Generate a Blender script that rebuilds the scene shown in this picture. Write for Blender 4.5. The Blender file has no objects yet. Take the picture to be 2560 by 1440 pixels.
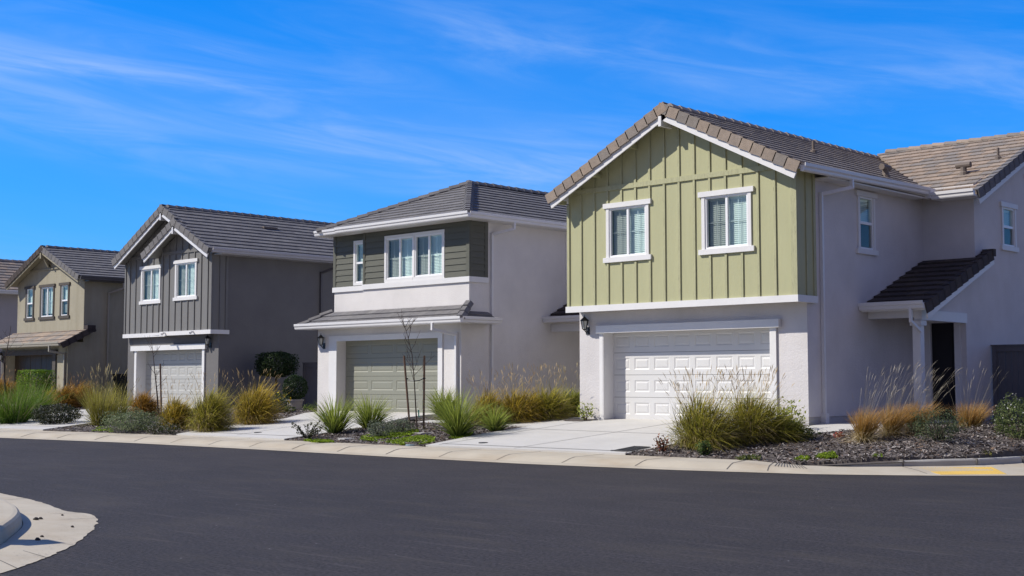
import bpy, math, random
import numpy as np
from mathutils import Vector, Matrix, noise as mnoise
R = math.radians
V = Vector
sc = bpy.context.scene
col = sc.collection

# ------------------------------------------------------------------ camera
F_PX, EYE, PITCH, YAW = 3263.0, 1.5, math.atan(235 / 3263.0), R(44.0)
cam_d = bpy.data.cameras.new('camera')
cam = bpy.data.objects.new('camera', cam_d)
col.objects.link(cam)
cam.location = (0, 0, EYE)
cam.rotation_euler = (R(90) + PITCH, 0, YAW)
cam_d.sensor_width = 36
cam_d.lens = F_PX / 2560 * 36
cam_d.clip_end = 3000
cam_d.clip_start = .05
sc.camera = cam

# ------------------------------------------------------------------ sky, sun, exposure
SUN_L = V((1.0, 1.0, -1.25)).normalized()          # direction the light travels
SUN_EL = math.asin(-SUN_L.z)
w = bpy.data.worlds.new('World')
sc.world = w
w.use_nodes = True
nt = w.node_tree
nt.nodes.clear()
def nd(tree, typ, **kw):
    n = tree.nodes.new(typ)
    for k, v in kw.items():
        setattr(n, k, v)
    return n
def mth(tree, op, a, b=None, clamp=False):
    n = nd(tree, 'ShaderNodeMath', operation=op, use_clamp=clamp)
    for i, x in enumerate((a, b)):
        if x is None: continue
        if isinstance(x, (int, float)): n.inputs[i].default_value = x
        else: tree.links.new(x, n.inputs[i])
    return n.outputs[0]
sky = nd(nt, 'ShaderNodeTexSky', sky_type='NISHITA')
sky.sun_disc = False
sky.sun_elevation = SUN_EL
sky.sun_rotation = R(225)
sky.altitude = 0
sky.air_density = 1.0
sky.dust_density = 0.25
sky.ozone_density = 3.5
gm = nd(nt, 'ShaderNodeGamma')                      # flatten the range a little and deepen the blue
gm.inputs[1].default_value = .8
nt.links.new(sky.outputs[0], gm.inputs[0])
hs = nd(nt, 'ShaderNodeMix', data_type='RGBA', blend_type='MULTIPLY')
hs.inputs['Factor'].default_value = 1
hs.inputs['B'].default_value = (.03, .75, 1.78, 1)
nt.links.new(gm.outputs[0], hs.inputs['A'])
tc = nd(nt, 'ShaderNodeTexCoord')
sx = nd(nt, 'ShaderNodeSeparateXYZ')
nt.links.new(tc.outputs['Generated'], sx.inputs[0])
def dotv(v, lo, hi):
    d = nd(nt, 'ShaderNodeVectorMath', operation='DOT_PRODUCT')
    nt.links.new(tc.outputs['Generated'], d.inputs[0])
    d.inputs[1].default_value = v
    r = nd(nt, 'ShaderNodeMapRange', interpolation_type='SMOOTHSTEP')
    r.inputs['From Min'].default_value = lo
    r.inputs['From Max'].default_value = hi
    nt.links.new(d.outputs['Value'], r.inputs[0])
    return r.outputs[0]
# added dimmer, neutral tone over the unseen half-sky, cutting blue fill on shaded walls
fill_tone = nd(nt, 'ShaderNodeMix', data_type='RGBA')
nt.links.new(mth(nt, 'MULTIPLY', dotv((.76, -.62, .2), -.30, .45), .92), fill_tone.inputs['Factor'])
nt.links.new(hs.outputs['Result'], fill_tone.inputs['A'])
fill_tone.inputs['B'].default_value = (1.12, 1.10, 1.95, 1)
# cirrus: long streaks in azimuth and elevation, sinking slightly to the right
az = mth(nt, 'ARCTAN2', sx.outputs[0], sx.outputs[1])
el = mth(nt, 'ARCSINE', sx.outputs[2])
def streaks(slope, ku, kv, nscale, detail, lo, hi, dist, off):
    cx = nd(nt, 'ShaderNodeCombineXYZ')
    nt.links.new(mth(nt, 'ADD', mth(nt, 'MULTIPLY', az, ku), off), cx.inputs[0])
    nt.links.new(mth(nt, 'MULTIPLY', mth(nt, 'ADD', el, mth(nt, 'MULTIPLY', az, slope)), kv), cx.inputs[1])
    nz = nd(nt, 'ShaderNodeTexNoise')
    nz.inputs['Scale'].default_value = nscale
    nz.inputs['Detail'].default_value = detail
    nz.inputs['Roughness'].default_value = .6
    nz.inputs['Distortion'].default_value = dist
    nt.links.new(cx.outputs[0], nz.inputs['Vector'])
    r = nd(nt, 'ShaderNodeMapRange', interpolation_type='SMOOTHSTEP')
    r.inputs['From Min'].default_value = lo
    r.inputs['From Max'].default_value = hi
    nt.links.new(nz.outputs[0], r.inputs[0])
    return r.outputs[0]
c_big = streaks(.10, 2.0, 8, 1.0, 4, .30, .72, .5, 2.6)
c_fine = streaks(.13, 3.0, 24, 1.6, 10, .30, .80, .9, .7)
c_wisp = streaks(.17, 3.6, 20, 1.6, 10, .36, .84, .55, 5.1)
def band(slope, centre, width):
    e = mth(nt, 'DIVIDE', mth(nt, 'SUBTRACT', mth(nt, 'ADD', el, mth(nt, 'MULTIPLY', az, slope)), centre), width)
    return mth(nt, 'EXPONENT', mth(nt, 'MULTIPLY', mth(nt, 'MULTIPLY', e, e), -1.0))
def above(v, lo, hi):
    r = nd(nt, 'ShaderNodeMapRange', interpolation_type='SMOOTHSTEP')
    r.inputs['From Min'].default_value = lo
    r.inputs['From Max'].default_value = hi
    nt.links.new(v, r.inputs[0])
    return r.outputs[0]
low = mth(nt, 'MULTIPLY', band(.09, .112, .045), above(az, -.55, -.80))           # broad hazy band low on the left
high = mth(nt, 'MULTIPLY', band(.14, .152, .030), above(az, -1.0, -.72))          # thinner feathered band high on the right
t_low = mth(nt, 'MULTIPLY', low, mth(nt, 'ADD', mth(nt, 'MULTIPLY', mth(nt, 'MULTIPLY', c_big, c_fine), .75), .14))
t_high = mth(nt, 'MULTIPLY', high, mth(nt, 'ADD', mth(nt, 'MULTIPLY', c_wisp, .46), .05))
t_all = mth(nt, 'MULTIPLY', mth(nt, 'MULTIPLY', c_big, c_fine), .20)
hz = nd(nt, 'ShaderNodeMapRange', interpolation_type='SMOOTHSTEP')
hz.inputs['From Min'].default_value = 0.02
hz.inputs['From Max'].default_value = .22
hz.inputs['To Min'].default_value = .26
hz.inputs['To Max'].default_value = 0.0
nt.links.new(el, hz.inputs[0])
cl = mth(nt, 'ADD', mth(nt, 'ADD', t_low, t_high), mth(nt, 'ADD', t_all, hz.outputs[0]), True)
mixc = nd(nt, 'ShaderNodeMix', data_type='RGBA')
nt.links.new(cl, mixc.inputs['Factor'])
nt.links.new(fill_tone.outputs['Result'], mixc.inputs['A'])
mixc.inputs['B'].default_value = (3.0, 4.2, 6.6, 1)
bg = nd(nt, 'ShaderNodeBackground')
bg.inputs['Strength'].default_value = 0.132
nt.links.new(mixc.outputs['Result'], bg.inputs[0])
wo = nd(nt, 'ShaderNodeOutputWorld')
nt.links.new(bg.outputs[0], wo.inputs[0])

sun_d = bpy.data.lights.new('sun', 'SUN')
sun_d.energy = 4.6
sun_d.angle = R(.53)
sun_d.color = (1.0, .94, .84)
sun = bpy.data.objects.new('sun', sun_d)
col.objects.link(sun)
sun.rotation_euler = SUN_L.to_track_quat('-Z', 'Y').to_euler()
sc.view_settings.view_transform = 'Standard'
sc.view_settings.look = 'None'
sc.view_settings.exposure = 0.18
sc.view_settings.gamma = 1

# ------------------------------------------------------------------ materials
M = {}
def mat(name, c, rough=.8, var=.12, vs=3.0, bump=0.0, bs=40.0, spec=.3, metal=0.0, attr=False, stretch=(1, 1, 1), trans=0.0, var2=None):
    m = bpy.data.materials.new(name)
    m.use_nodes = True
    t = m.node_tree
    b = t.nodes['Principled BSDF']
    b.inputs['Roughness'].default_value = rough
    b.inputs['Metallic'].default_value = metal
    b.inputs['Specular IOR Level'].default_value = spec
    tcn = nd(t, 'ShaderNodeTexCoord')
    mp = nd(t, 'ShaderNodeMapping')
    mp.inputs['Scale'].default_value = stretch
    t.links.new(tcn.outputs['Object'], mp.inputs[0])
    if attr:
        a = nd(t, 'ShaderNodeAttribute', attribute_name='Col')
        base = a.outputs['Color']
    else:
        rgb = nd(t, 'ShaderNodeRGB')
        rgb.outputs[0].default_value = (*c, 1)
        base = rgb.outputs[0]
    if var > 0:
        n = nd(t, 'ShaderNodeTexNoise')
        n.inputs['Scale'].default_value = vs
        n.inputs['Detail'].default_value = 8
        n.inputs['Roughness'].default_value = .6
        t.links.new(mp.outputs[0], n.inputs['Vector'])
        r = nd(t, 'ShaderNodeMapRange')
        r.inputs['From Min'].default_value = .25
        r.inputs['From Max'].default_value = .75
        r.inputs['To Min'].default_value = 1 - var
        r.inputs['To Max'].default_value = 1 + var
        t.links.new(n.outputs[0], r.inputs[0])
        vm = nd(t, 'ShaderNodeVectorMath', operation='SCALE')
        t.links.new(base, vm.inputs[0])
        t.links.new(r.outputs[0], vm.inputs['Scale'])
        base = vm.outputs[0]
        if var2:                                    # a second, tinted stain layer: (colour, scale, lo, hi, amount, stretch)
            c2, s2, lo, hi, am, st2 = var2
            mp2 = nd(t, 'ShaderNodeMapping')
            mp2.inputs['Scale'].default_value = st2
            t.links.new(tcn.outputs['Object'], mp2.inputs[0])
            n2 = nd(t, 'ShaderNodeTexNoise')
            n2.inputs['Scale'].default_value = s2
            n2.inputs['Detail'].default_value = 9
            n2.inputs['Roughness'].default_value = .65
            t.links.new(mp2.outputs[0], n2.inputs['Vector'])
            r2 = nd(t, 'ShaderNodeMapRange')
            r2.inputs['From Min'].default_value = lo
            r2.inputs['From Max'].default_value = hi
            r2.inputs['To Max'].default_value = am
            t.links.new(n2.outputs[0], r2.inputs[0])
            mx = nd(t, 'ShaderNodeMix', data_type='RGBA')
            t.links.new(r2.outputs[0], mx.inputs['Factor'])
            t.links.new(base, mx.inputs['A'])
            mx.inputs['B'].default_value = (*c2, 1)
            base = mx.outputs['Result']
    t.links.new(base, b.inputs['Base Color'])
    if bump > 0:
        n3 = nd(t, 'ShaderNodeTexNoise')
        n3.inputs['Scale'].default_value = bs
        n3.inputs['Detail'].default_value = 5
        n3.inputs['Roughness'].default_value = .65
        t.links.new(mp.outputs[0], n3.inputs['Vector'])
        bp = nd(t, 'ShaderNodeBump')
        bp.inputs['Strength'].default_value = bump
        bp.inputs['Distance'].default_value = .02
        t.links.new(n3.outputs[0], bp.inputs['Height'])
        t.links.new(bp.outputs[0], b.inputs['Normal'])
    if trans > 0:
        tr = nd(t, 'ShaderNodeBsdfTranslucent')
        t.links.new(base, tr.inputs[0])
        ms = nd(t, 'ShaderNodeMixShader')
        ms.inputs[0].default_value = trans
        t.links.new(b.outputs[0], ms.inputs[1])
        t.links.new(tr.outputs[0], ms.inputs[2])
        t.links.new(ms.outputs[0], t.nodes['Material Output'].inputs[0])
    M[name] = m
    return m
def glass_mat(name, tint, refl):
    m = bpy.data.materials.new(name)
    m.use_nodes = True
    t = m.node_tree
    t.nodes.clear()
    g = nd(t, 'ShaderNodeBsdfGlossy')
    g.inputs['Roughness'].default_value = .03
    g.inputs['Color'].default_value = (.72, .95, .93, 1)
    tr = nd(t, 'ShaderNodeBsdfTransparent')
    tr.inputs[0].default_value = (*tint, 1)
    lw = nd(t, 'ShaderNodeLayerWeight')
    f = mth(t, 'ADD', mth(t, 'MULTIPLY', mth(t, 'POWER', lw.outputs['Facing'], 4.5), .6), refl, True)
    ms = nd(t, 'ShaderNodeMixShader')
    t.links.new(f, ms.inputs[0])
    t.links.new(tr.outputs[0], ms.inputs[1])
    t.links.new(g.outputs[0], ms.inputs[2])
    o = nd(t, 'ShaderNodeOutputMaterial')
    t.links.new(ms.outputs[0], o.inputs[0])
    M[name] = m

STU = dict(rough=.92, var=.08, vs=1.1, bump=.5, bs=26, spec=.15)
mat('stucco_white', (.63, .605, .60), var2=((.5, .46, .42), .8, .52, .8, .35, (1, 1, .35)), **STU)
mat('stucco_greige', (.55, .52, .49), var2=((.43, .40, .36), .8, .52, .8, .35, (1, 1, .35)), **STU)
mat('stucco_pale', (.68, .655, .635), var2=((.48, .45, .43), .8, .52, .8, .3, (1, 1, .35)), **STU)
mat('stucco_charcoal', (.165, .160, .160), var2=((.20, .195, .19), 1.2, .5, .8, .35, (1, 1, .3)), **STU)
mat('stucco_tan', (.36, .332, .255), var2=((.23, .20, .135), 1.3, .45, .75, .5, (1.6, 1.6, .22)), **STU)
mat('stucco_lilac', (.45, .42, .43), **STU)
mat('green_paint', (.425, .42, .245), .62, .05, 2.0, .25, 18, stretch=(3, 3, .4), var2=((.30, .28, .14), 2.0, .60, .85, .45, (6, 6, .8)))
mat('green_wood', (.42, .415, .25), .7, .14, 5, .4, 20, stretch=(4, 4, .6), var2=((.16, .15, .10), 5, .56, .78, .75, (7, 7, 1.5)))
mat('grey_paint', (.186, .182, .175), .62, .05, 2.0, .25, 18, stretch=(3, 3, .4), var2=((.11, .11, .11), 2.0, .60, .85, .4, (6, 6, .8)))
mat('grey_wood', (.175, .172, .168), .7, .14, 5, .4, 20, stretch=(4, 4, .6), var2=((.06, .06, .07), 5, .56, .78, .7, (7, 7, 1.5)))
mat('olive_siding', (.112, .114, .092), .7, .07, 3, .35, 14, stretch=(.5, .5, 5))
mat('white_paint', (.72, .71, .70), .5, .04, 2.5, .15, 14, spec=.4, var2=((.60, .58, .56), 2.2, .58, .85, .4, (1, 1, 1)))
mat('white_vinyl', (.82, .82, .82), .35, 0, spec=.5)
mat('white_metal', (.72, .71, .71), .38, .05, 1.5, spec=.5, var2=((.50, .47, .44), 1.5, .55, .85, .4, (1, 1, 1)))
mat('grey_metal', (.42, .41, .43), .4, .05, 1.5, spec=.5)
mat('dark_metal_paint', (.10, .095, .10), .45, .1, 2)
mat('tan_metal', (.36, .33, .27), .45, .06, 2)
mat('tan_trim', (.30, .27, .19), .7, .1, 4)
mat('brown_trim', (.085, .073, .062), .75, .18, 6, .4, 18, var2=((.05, .045, .04), 4, .5, .8, .5, (1, 1, 1)))
mat('door_white', (.63, .625, .615), .48, .025, 1.3, .05, 60, spec=.4)
mat('door_olive', (.245, .248, .20), .5, .03, 1.3, .05, 60, spec=.4)
mat('door_grey', (.42, .42, .40), .5, .03, 1.3, .05, 60, spec=.4)
mat('door_brown', (.055, .038, .024), .5, .15, 4, .1, 30, stretch=(4, 4, .5))
mat('entry_black', (.016, .015, .018), .4, .1, 4)
mat('black_metal', (.014, .014, .015), .45, .1, 6, spec=.5)
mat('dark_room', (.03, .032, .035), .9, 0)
mat('blind_white', (.82, .83, .81), .55, .03, 3)
mat('lamp_glass', (.55, .56, .52), .2, .1, 8, spec=.6)
mat('tile_tan', (1, 1, 1), .9, .16, 7, .5, 45, spec=.15, attr=True, var2=((.16, .14, .12), 3, .55, .85, .4, (1, 1, 1)))
mat('foundation', (.46, .445, .44), .9, .1, 2, .4, 30)
mat('fence_paint', (.13, .125, .135), .7, .1, 4, .2, 20, stretch=(4, 4, .4))
mat('concrete', (.525, .51, .475), .88, .06, 1.2, .25, 60, spec=.2, var2=((.42, .40, .37), .9, .52, .80, .35, (1, 2.2, 1)))
mat('concrete_tan', (.465, .415, .325), .88, .09, 1.4, .25, 60, spec=.2, var2=((.33, .25, .16), .7, .47, .78, .62, (1, 1.6, 1)))
mat('concrete_kerb', (.40, .385, .355), .88, .1, 1.6, .3, 60, spec=.2, var2=((.25, .22, .18), 1.5, .52, .8, .5, (1, 1, 1)))
mat('joint', (.13, .12, .11), .95, .1, 8)
mat('soil', (.10, .085, .076), .95, .3, 6, .6, 30)
mat('chips', (1, 1, 1), .85, .15, 20, spec=.2, attr=True)
mat('foliage', (1, 1, 1), .55, .12, 9, spec=.25, attr=True, trans=.36)
mat('bark', (.075, .055, .045), .9, .25, 12, .6, 40)
mat('stake_wood', (.16, .10, .07), .85, .2, 8, .3, 30, stretch=(6, 6, .6))
mat('tactile', (.68, .46, .11), .7, .08, 3)
mat('iron', (.05, .05, .053), .6, .2, 10, spec=.4)
mat('cover_grey', (.13, .125, .115), .8, .15, 9)
mat('tag_green', (.02, .40, .27), .5, 0)
mat('pot', (.30, .28, .27), .7, .1, 5)
mat('ground_dry', (.28, .24, .17), .95, .2, .3)
mat('stone_flag', (.40, .39, .37), .9, .12, 4, .3, 30)
glass_mat('glass', (.86, .97, .945), .05)
glass_mat('glass_screen', (.62, .67, .65), .03)

def asphalt():
    m = mat('asphalt', (.0385, .0335, .0325), .82, .20, .55, .5, 110, spec=.25, var2=((.030, .0265, .0265), .16, .46, .74, .8, (1, 1, 1)))
    t = m.node_tree
    b = t.nodes['Principled BSDF']
    src = b.inputs['Base Color'].links[0].from_socket
    tcn = nd(t, 'ShaderNodeTexCoord')
    # stone grain
    g = nd(t, 'ShaderNodeTexNoise')
    g.inputs['Scale'].default_value = 27
    g.inputs['Detail'].default_value = 4
    g.inputs['Roughness'].default_value = .75
    t.links.new(tcn.outputs['Object'], g.inputs['Vector'])
    gr = nd(t, 'ShaderNodeMapRange')
    gr.inputs['From Min'].default_value = .3
    gr.inputs['From Max'].default_value = .72
    gr.inputs['To Min'].default_value = .15
    gr.inputs['To Max'].default_value = 2.1
    t.links.new(g.outputs[0], gr.inputs[0])
    vm = nd(t, 'ShaderNodeVectorMath', operation='SCALE')
    t.links.new(src, vm.inputs[0])
    t.links.new(gr.outputs[0], vm.inputs['Scale'])
    out = vm.outputs[0]
    def layer(out, scl, rot, s, lo, hi, am, c):
        mp = nd(t, 'ShaderNodeMapping')
        mp.inputs['Scale'].default_value = scl
        mp.inputs['Rotation'].default_value = (0, 0, R(rot))
        t.links.new(tcn.outputs['Object'], mp.inputs[0])
        n = nd(t, 'ShaderNodeTexNoise')
        n.inputs['Scale'].default_value = s
        n.inputs['Detail'].default_value = 7
        n.inputs['Roughness'].default_value = .7
        t.links.new(mp.outputs[0], n.inputs['Vector'])
        r = nd(t, 'ShaderNodeMapRange')
        r.inputs['From Min'].default_value = lo
        r.inputs['From Max'].default_value = hi
        r.inputs['To Max'].default_value = am
        t.links.new(n.outputs[0], r.inputs[0])
        mx = nd(t, 'ShaderNodeMix', data_type='RGBA')
        t.links.new(r.outputs[0], mx.inputs['Factor'])
        t.links.new(out, mx.inputs['A'])
        mx.inputs['B'].default_value = (*c, 1)
        return mx.outputs['Result']
    out = layer(out, (.35, 5.5, 1), -44, 1.6, .56, .78, .8, (.12, .105, .095))     # tyre scuffs
    out = layer(out, (.3, 3.5, 1), -20, 1.3, .62, .82, .6, (.11, .10, .09))
    out = layer(out, (.6, 1.6, 1), -44, .9, .50, .70, .55, (.066, .056, .044))       # brownish dusty patches
    out = layer(out, (.25, 7.5, 1), -50, 2.6, .62, .74, .85, (.17, .155, .135))      # fine scuff lines
    vo = nd(t, 'ShaderNodeTexVoronoi')
    vo.inputs['Scale'].default_value = 5.5
    t.links.new(tcn.outputs['Object'], vo.inputs['Vector'])
    sp = nd(t, 'ShaderNodeSeparateColor')
    t.links.new(vo.outputs['Color'], sp.inputs[0])
    near = mth(t, 'LESS_THAN', vo.outputs['Distance'], mth(t, 'MULTIPLY', sp.outputs[1], .055))
    rare = mth(t, 'GREATER_THAN', sp.outputs[0], .70)
    mx = nd(t, 'ShaderNodeMix', data_type='RGBA')
    t.links.new(mth(t, 'MULTIPLY', near, rare), mx.inputs['Factor'])
    t.links.new(out, mx.inputs['A'])
    mx.inputs['B'].default_value = (.42, .41, .40, 1)
    out = mx.outputs['Result']
    t.links.new(out, b.inputs['Base Color'])
asphalt()

# ------------------------------------------------------------------ mesh helpers
def tag(o, label, cat, group=None, kind=None):
    if label: o['label'] = label
    if cat: o['category'] = cat
    if group: o['group'] = group
    if kind: o['kind'] = kind
    return o
def thing(name, loc, label, cat, group=None):
    o = bpy.data.objects.new(name, None)
    col.objects.link(o)
    o.location = loc
    o.empty_display_size = .2
    return tag(o, label, cat, group, 'thing')
def worldorg(p):
    v = V((0, 0, 0))
    while p:
        v = v + p.location
        p = p.parent
    return v
class MB:
    def __init__(s): s.v, s.f, s.mi, s.c = [], [], [], []
    def face(s, pts, m=0, c=(1, 1, 1)):
        n = len(s.v)
        s.v += [tuple(p) for p in pts]
        s.f.append(tuple(range(n, n + len(pts))))
        s.mi.append(m); s.c.append(c)
    def solid(s, a, b, m=0, c=(1, 1, 1), caps=True):
        """two matching loops a, b joined to a solid"""
        n = len(s.v); k = len(a)
        s.v += [tuple(p) for p in a] + [tuple(p) for p in b]
        fs = [(n + i, n + (i + 1) % k, n + k + (i + 1) % k, n + k + i) for i in range(k)]
        if caps: fs += [tuple(range(n + k - 1, n - 1, -1)), tuple(range(n + k, n + 2 * k))]
        s.f += fs; s.mi += [m] * len(fs); s.c += [c] * len(fs)
    def box(s, x0, x1, y0, y1, z0, z1, m=0, c=(1, 1, 1)):
        a = [(x0, y0, z0), (x1, y0, z0), (x1, y1, z0), (x0, y1, z0)]
        s.solid(a, [(p[0], p[1], z1) for p in a], m, c)
    def beam(s, p, q, wd, h, up=(0, 0, 1), m=0, c=(1, 1, 1), taper=1.0):
        p, q, up = V(p), V(q), V(up)
        d = (q - p).normalized()
        sd = d.cross(up)
        if sd.length < 1e-4: sd = d.cross(V((1, 0, 0)))
        sd.normalize()
        u = sd.cross(d)
        def loop(o, k): return [o - sd * wd / 2 * k - u * h / 2 * k, o + sd * wd / 2 * k - u * h / 2 * k, o + sd * wd / 2 * k + u * h / 2 * k, o - sd * wd / 2 * k + u * h / 2 * k]
        s.solid(loop(p, 1), loop(q, taper), m, c)
    def tube(s, pts, rad, n=6, m=0, c=(1, 1, 1)):
        pts = [V(p) for p in pts]
        loops = []
        for i, p in enumerate(pts):
            d = (pts[min(i + 1, len(pts) - 1)] - pts[max(i - 1, 0)]).normalized()
            a = d.cross(V((0, 0, 1)))
            if a.length < .05: a = d.cross(V((1, 0, 0)))
            a.normalize()
            b = d.cross(a)
            r = rad[i] if isinstance(rad, (list, tuple)) else rad
            loops.append([p + (a * math.cos(2 * math.pi * k / n) + b * math.sin(2 * math.pi * k / n)) * r for k in range(n)])
        for i in range(len(loops) - 1):
            s.solid(loops[i], loops[i + 1], m, c, caps=(False))
        s.face(loops[0][::-1], m, c); s.face(loops[-1], m, c)
    def lathe(s, cx, cy, prof, n=16, m=0, c=(1, 1, 1)):
        for (r0, z0), (r1, z1) in zip(prof, prof[1:]):
            for k in range(n):
                a0, a1 = 2 * math.pi * k / n, 2 * math.pi * (k + 1) / n
                s.face([(cx + r0 * math.cos(a0), cy + r0 * math.sin(a0), z0), (cx + r0 * math.cos(a1), cy + r0 * math.sin(a1), z0),
                        (cx + r1 * math.cos(a1), cy + r1 * math.sin(a1), z1), (cx + r1 * math.cos(a0), cy + r1 * math.sin(a0), z1)], m, c)
    def build(s, name, mats, parent=None, smooth=False, label=None):
        if isinstance(mats, str): mats = [mats]
        org = worldorg(parent) if parent else V((0, 0, 0))
        me = bpy.data.meshes.new(name)
        vs = np.array(s.v, dtype=np.float64).reshape(-1, 3) - np.array(org)
        me.from_pydata(vs.tolist(), [], s.f)
        for k in mats: me.materials.append(M[k])
        me.polygons.foreach_set('material_index', s.mi)
        ca = me.color_attributes.new('Col', 'FLOAT_COLOR', 'CORNER')
        ln = np.array([len(f) for f in s.f])
        cc = np.ones((len(s.f), 4)); cc[:, :3] = np.array(s.c)
        ca.data.foreach_set('color', np.repeat(cc, ln, axis=0).astype(np.float32).ravel())
        if smooth: me.polygons.foreach_set('use_smooth', [True] * len(s.f))
        me.update()
        o = bpy.data.objects.new(name, me)
        col.objects.link(o)
        if parent: o.parent = parent
        if label: o['label'] = label
        return o
def origin_to(o, loc):
    """move a top-level mesh's origin to loc without moving the mesh"""
    o.data.transform(Matrix.Translation(-V(loc)))
    o.location = loc
    return o

class Fr:
    """a wall plane: u runs along it, d out of it"""
    def __init__(s, kind, k):
        if kind == 'front': s.O, s.u, s.n = V((0, k, 0)), V((1, 0, 0)), V((0, -1, 0))
        elif kind == 'side': s.O, s.u, s.n = V((k, 0, 0)), V((0, 1, 0)), V((1, 0, 0))
        elif kind == 'left': s.O, s.u, s.n = V((k, 0, 0)), V((0, 1, 0)), V((-1, 0, 0))
        elif kind == 'back': s.O, s.u, s.n = V((0, k, 0)), V((1, 0, 0)), V((0, 1, 0))
    def p(s, u, z, d=0): return s.O + s.u * u + V((0, 0, z)) + s.n * d
    def box(s, mb, u0, u1, z0, z1, d0, d1, m=0, c=(1, 1, 1)):
        a = [s.p(u0, z0, d0), s.p(u1, z0, d0), s.p(u1, z1, d0), s.p(u0, z1, d0)]
        b = [s.p(u0, z0, d1), s.p(u1, z0, d1), s.p(u1, z1, d1), s.p(u0, z1, d1)]
        mb.solid(a, b, m, c)
def wall(mb, fr, u0, u1, z0, z1, holes=(), rec=.3, m=0, dark=1, d=0.0):
    us = sorted({u0, u1, *[h[0] for h in holes], *[h[1] for h in holes]})
    zs = sorted({z0, z1, *[h[2] for h in holes], *[h[3] for h in holes]})
    us = [x for x in us if u0 <= x <= u1]; zs = [x for x in zs if z0 <= x <= z1]
    for a, b in zip(us, us[1:]):
        for c, e in zip(zs, zs[1:]):
            mu, mz = (a + b) / 2, (c + e) / 2
            if any(h[0] < mu < h[1] and h[2] < mz < h[3] for h in holes): continue
            mb.face([fr.p(a, c, d), fr.p(b, c, d), fr.p(b, e, d), fr.p(a, e, d)], m)
    for h in holes:
        a, b, c, e = h[:4]
        r = h[4] if len(h) > 4 else rec
        if r <= 0: continue
        q = [(a, c), (b, c), (b, e), (a, e)]
        for i in range(4):
            (p0, p1), (r0, r1) = q[i], q[(i + 1) % 4]
            mb.face([fr.p(p0, p1, d), fr.p(r0, r1, d), fr.p(r0, r1, d - r), fr.p(p0, p1, d - r)], m)
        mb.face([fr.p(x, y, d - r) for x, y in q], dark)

def clip(poly, inside, inter):
    out = []
    for i, a in enumerate(poly):
        b = poly[(i + 1) % len(poly)]
        ia, ib = inside(a), inside(b)
        if ia: out.append(a)
        if ia != ib: out.append(inter(a, b))
    return out
def clip_convex(poly, clipper):
    ar = sum(a[0] * b[1] - b[0] * a[1] for a, b in zip(clipper, clipper[1:] + clipper[:1]))
    cl_ = clipper if ar > 0 else clipper[::-1]
    for i, a in enumerate(cl_):
        b = cl_[(i + 1) % len(cl_)]
        ex, ey = b[0] - a[0], b[1] - a[1]
        f = lambda q: ex * (q[1] - a[1]) - ey * (q[0] - a[0])
        def it(p, q):
            fp, fq = f(p), f(q); k = fp / (fp - fq)
            return (p[0] + (q[0] - p[0]) * k, p[1] + (q[1] - p[1]) * k)
        poly = clip(poly, lambda q: f(q) >= 0, it)
        if len(poly) < 3: return []
    return poly
def pick(rng, cols):
    a = cols[rng.randrange(len(cols))]
    k = rng.uniform(.93, 1.07)
    return (a[0] * k, a[1] * k, a[2] * k)
TAN = [(.30, .245, .20), (.27, .225, .19), (.33, .26, .205), (.25, .22, .195), (.235, .21, .19), (.31, .25, .20)]
BRN = [(.30, .265, .24), (.29, .255, .23), (.305, .27, .245)]
GRY = [(.178, .172, .174), (.166, .161, .165), (.188, .182, .182)]
DRK = [(.075, .062, .058), (.065, .055, .055), (.085, .07, .062)]
DRKG = [(.16, .155, .16)]
def tiles(mb, O, s, t, poly, cols, expo=.315, tw=.33, step=.036, seed=1, m=0, deck=.09, dm=1, missing=()):
    """flat concrete tiles laid course by course on one roof plane; poly is convex in (s, t)"""
    rng = random.Random(seed)
    O, s, t = V(O), V(s).normalized(), V(t).normalized()
    n = s.cross(t)
    if n.z < 0: n = -n
    P = lambda q, h: O + s * q[0] + t * q[1] + n * h
    mb.solid([P(q, -deck) for q in poly], [P(q, 0) for q in poly], dm, cols[0])
    s0, s1 = min(q[0] for q in poly), max(q[0] for q in poly)
    t0, t1 = min(q[1] for q in poly), max(q[1] for q in poly)
    k = 0
    tt = t0
    while tt < t1 - .02:
        x = s0 - (tw / 2 if k % 2 else 0) - rng.uniform(0, .05)
        while x < s1:
            jit = rng.uniform(-.004, .004)
            sl = rng.uniform(-.0012, .0012)
            q = clip_convex([(x + .005, tt + jit), (x + tw - .005, tt + jit), (x + tw - .005, min(tt + expo + .02, t1)), (x + .005, min(tt + expo + .02, t1))], poly)
            if len(q) >= 3:
                h = lambda p: .006 + step * (1 - .92 * (p[1] - tt) / (expo + .02)) + sl
                mb.solid([P(p, 0.001) for p in q], [P(p, h(p)) for p in q], m, pick(rng, cols))
            x += tw
        tt += expo
        k += 1
def caps(mb, p, q, cols, L=.34, wd=.125, up=.055, drop=.05, seed=3, m=0, lift=.02):
    """ridge or hip tiles: overlapping bent pieces"""
    rng = random.Random(seed)
    p, q = V(p), V(q)
    d = (q - p).normalized()
    sd = d.cross(V((0, 0, 1))).normalized()
    u = sd.cross(d)
    if u.z < 0: u = -u
    ln = (q - p).length
    k = max(1, round(ln / L))
    for i in range(k):
        a, b = p + d * (ln * i / k), p + d * (ln * (i + 1) / k + .03)
        def loop(o, e):
            return [o + sd * x + u * (z + e) for x, z in ((-wd, -drop), (-wd, -drop + .03), (-wd * .45, up), (wd * .45, up), (wd, -drop + .03), (wd, -drop))]
        e = rng.uniform(-.004, .004)
        mb.solid(loop(a, lift + .018 + e), loop(b, lift - .012 + e), m, pick(rng, cols))
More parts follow.
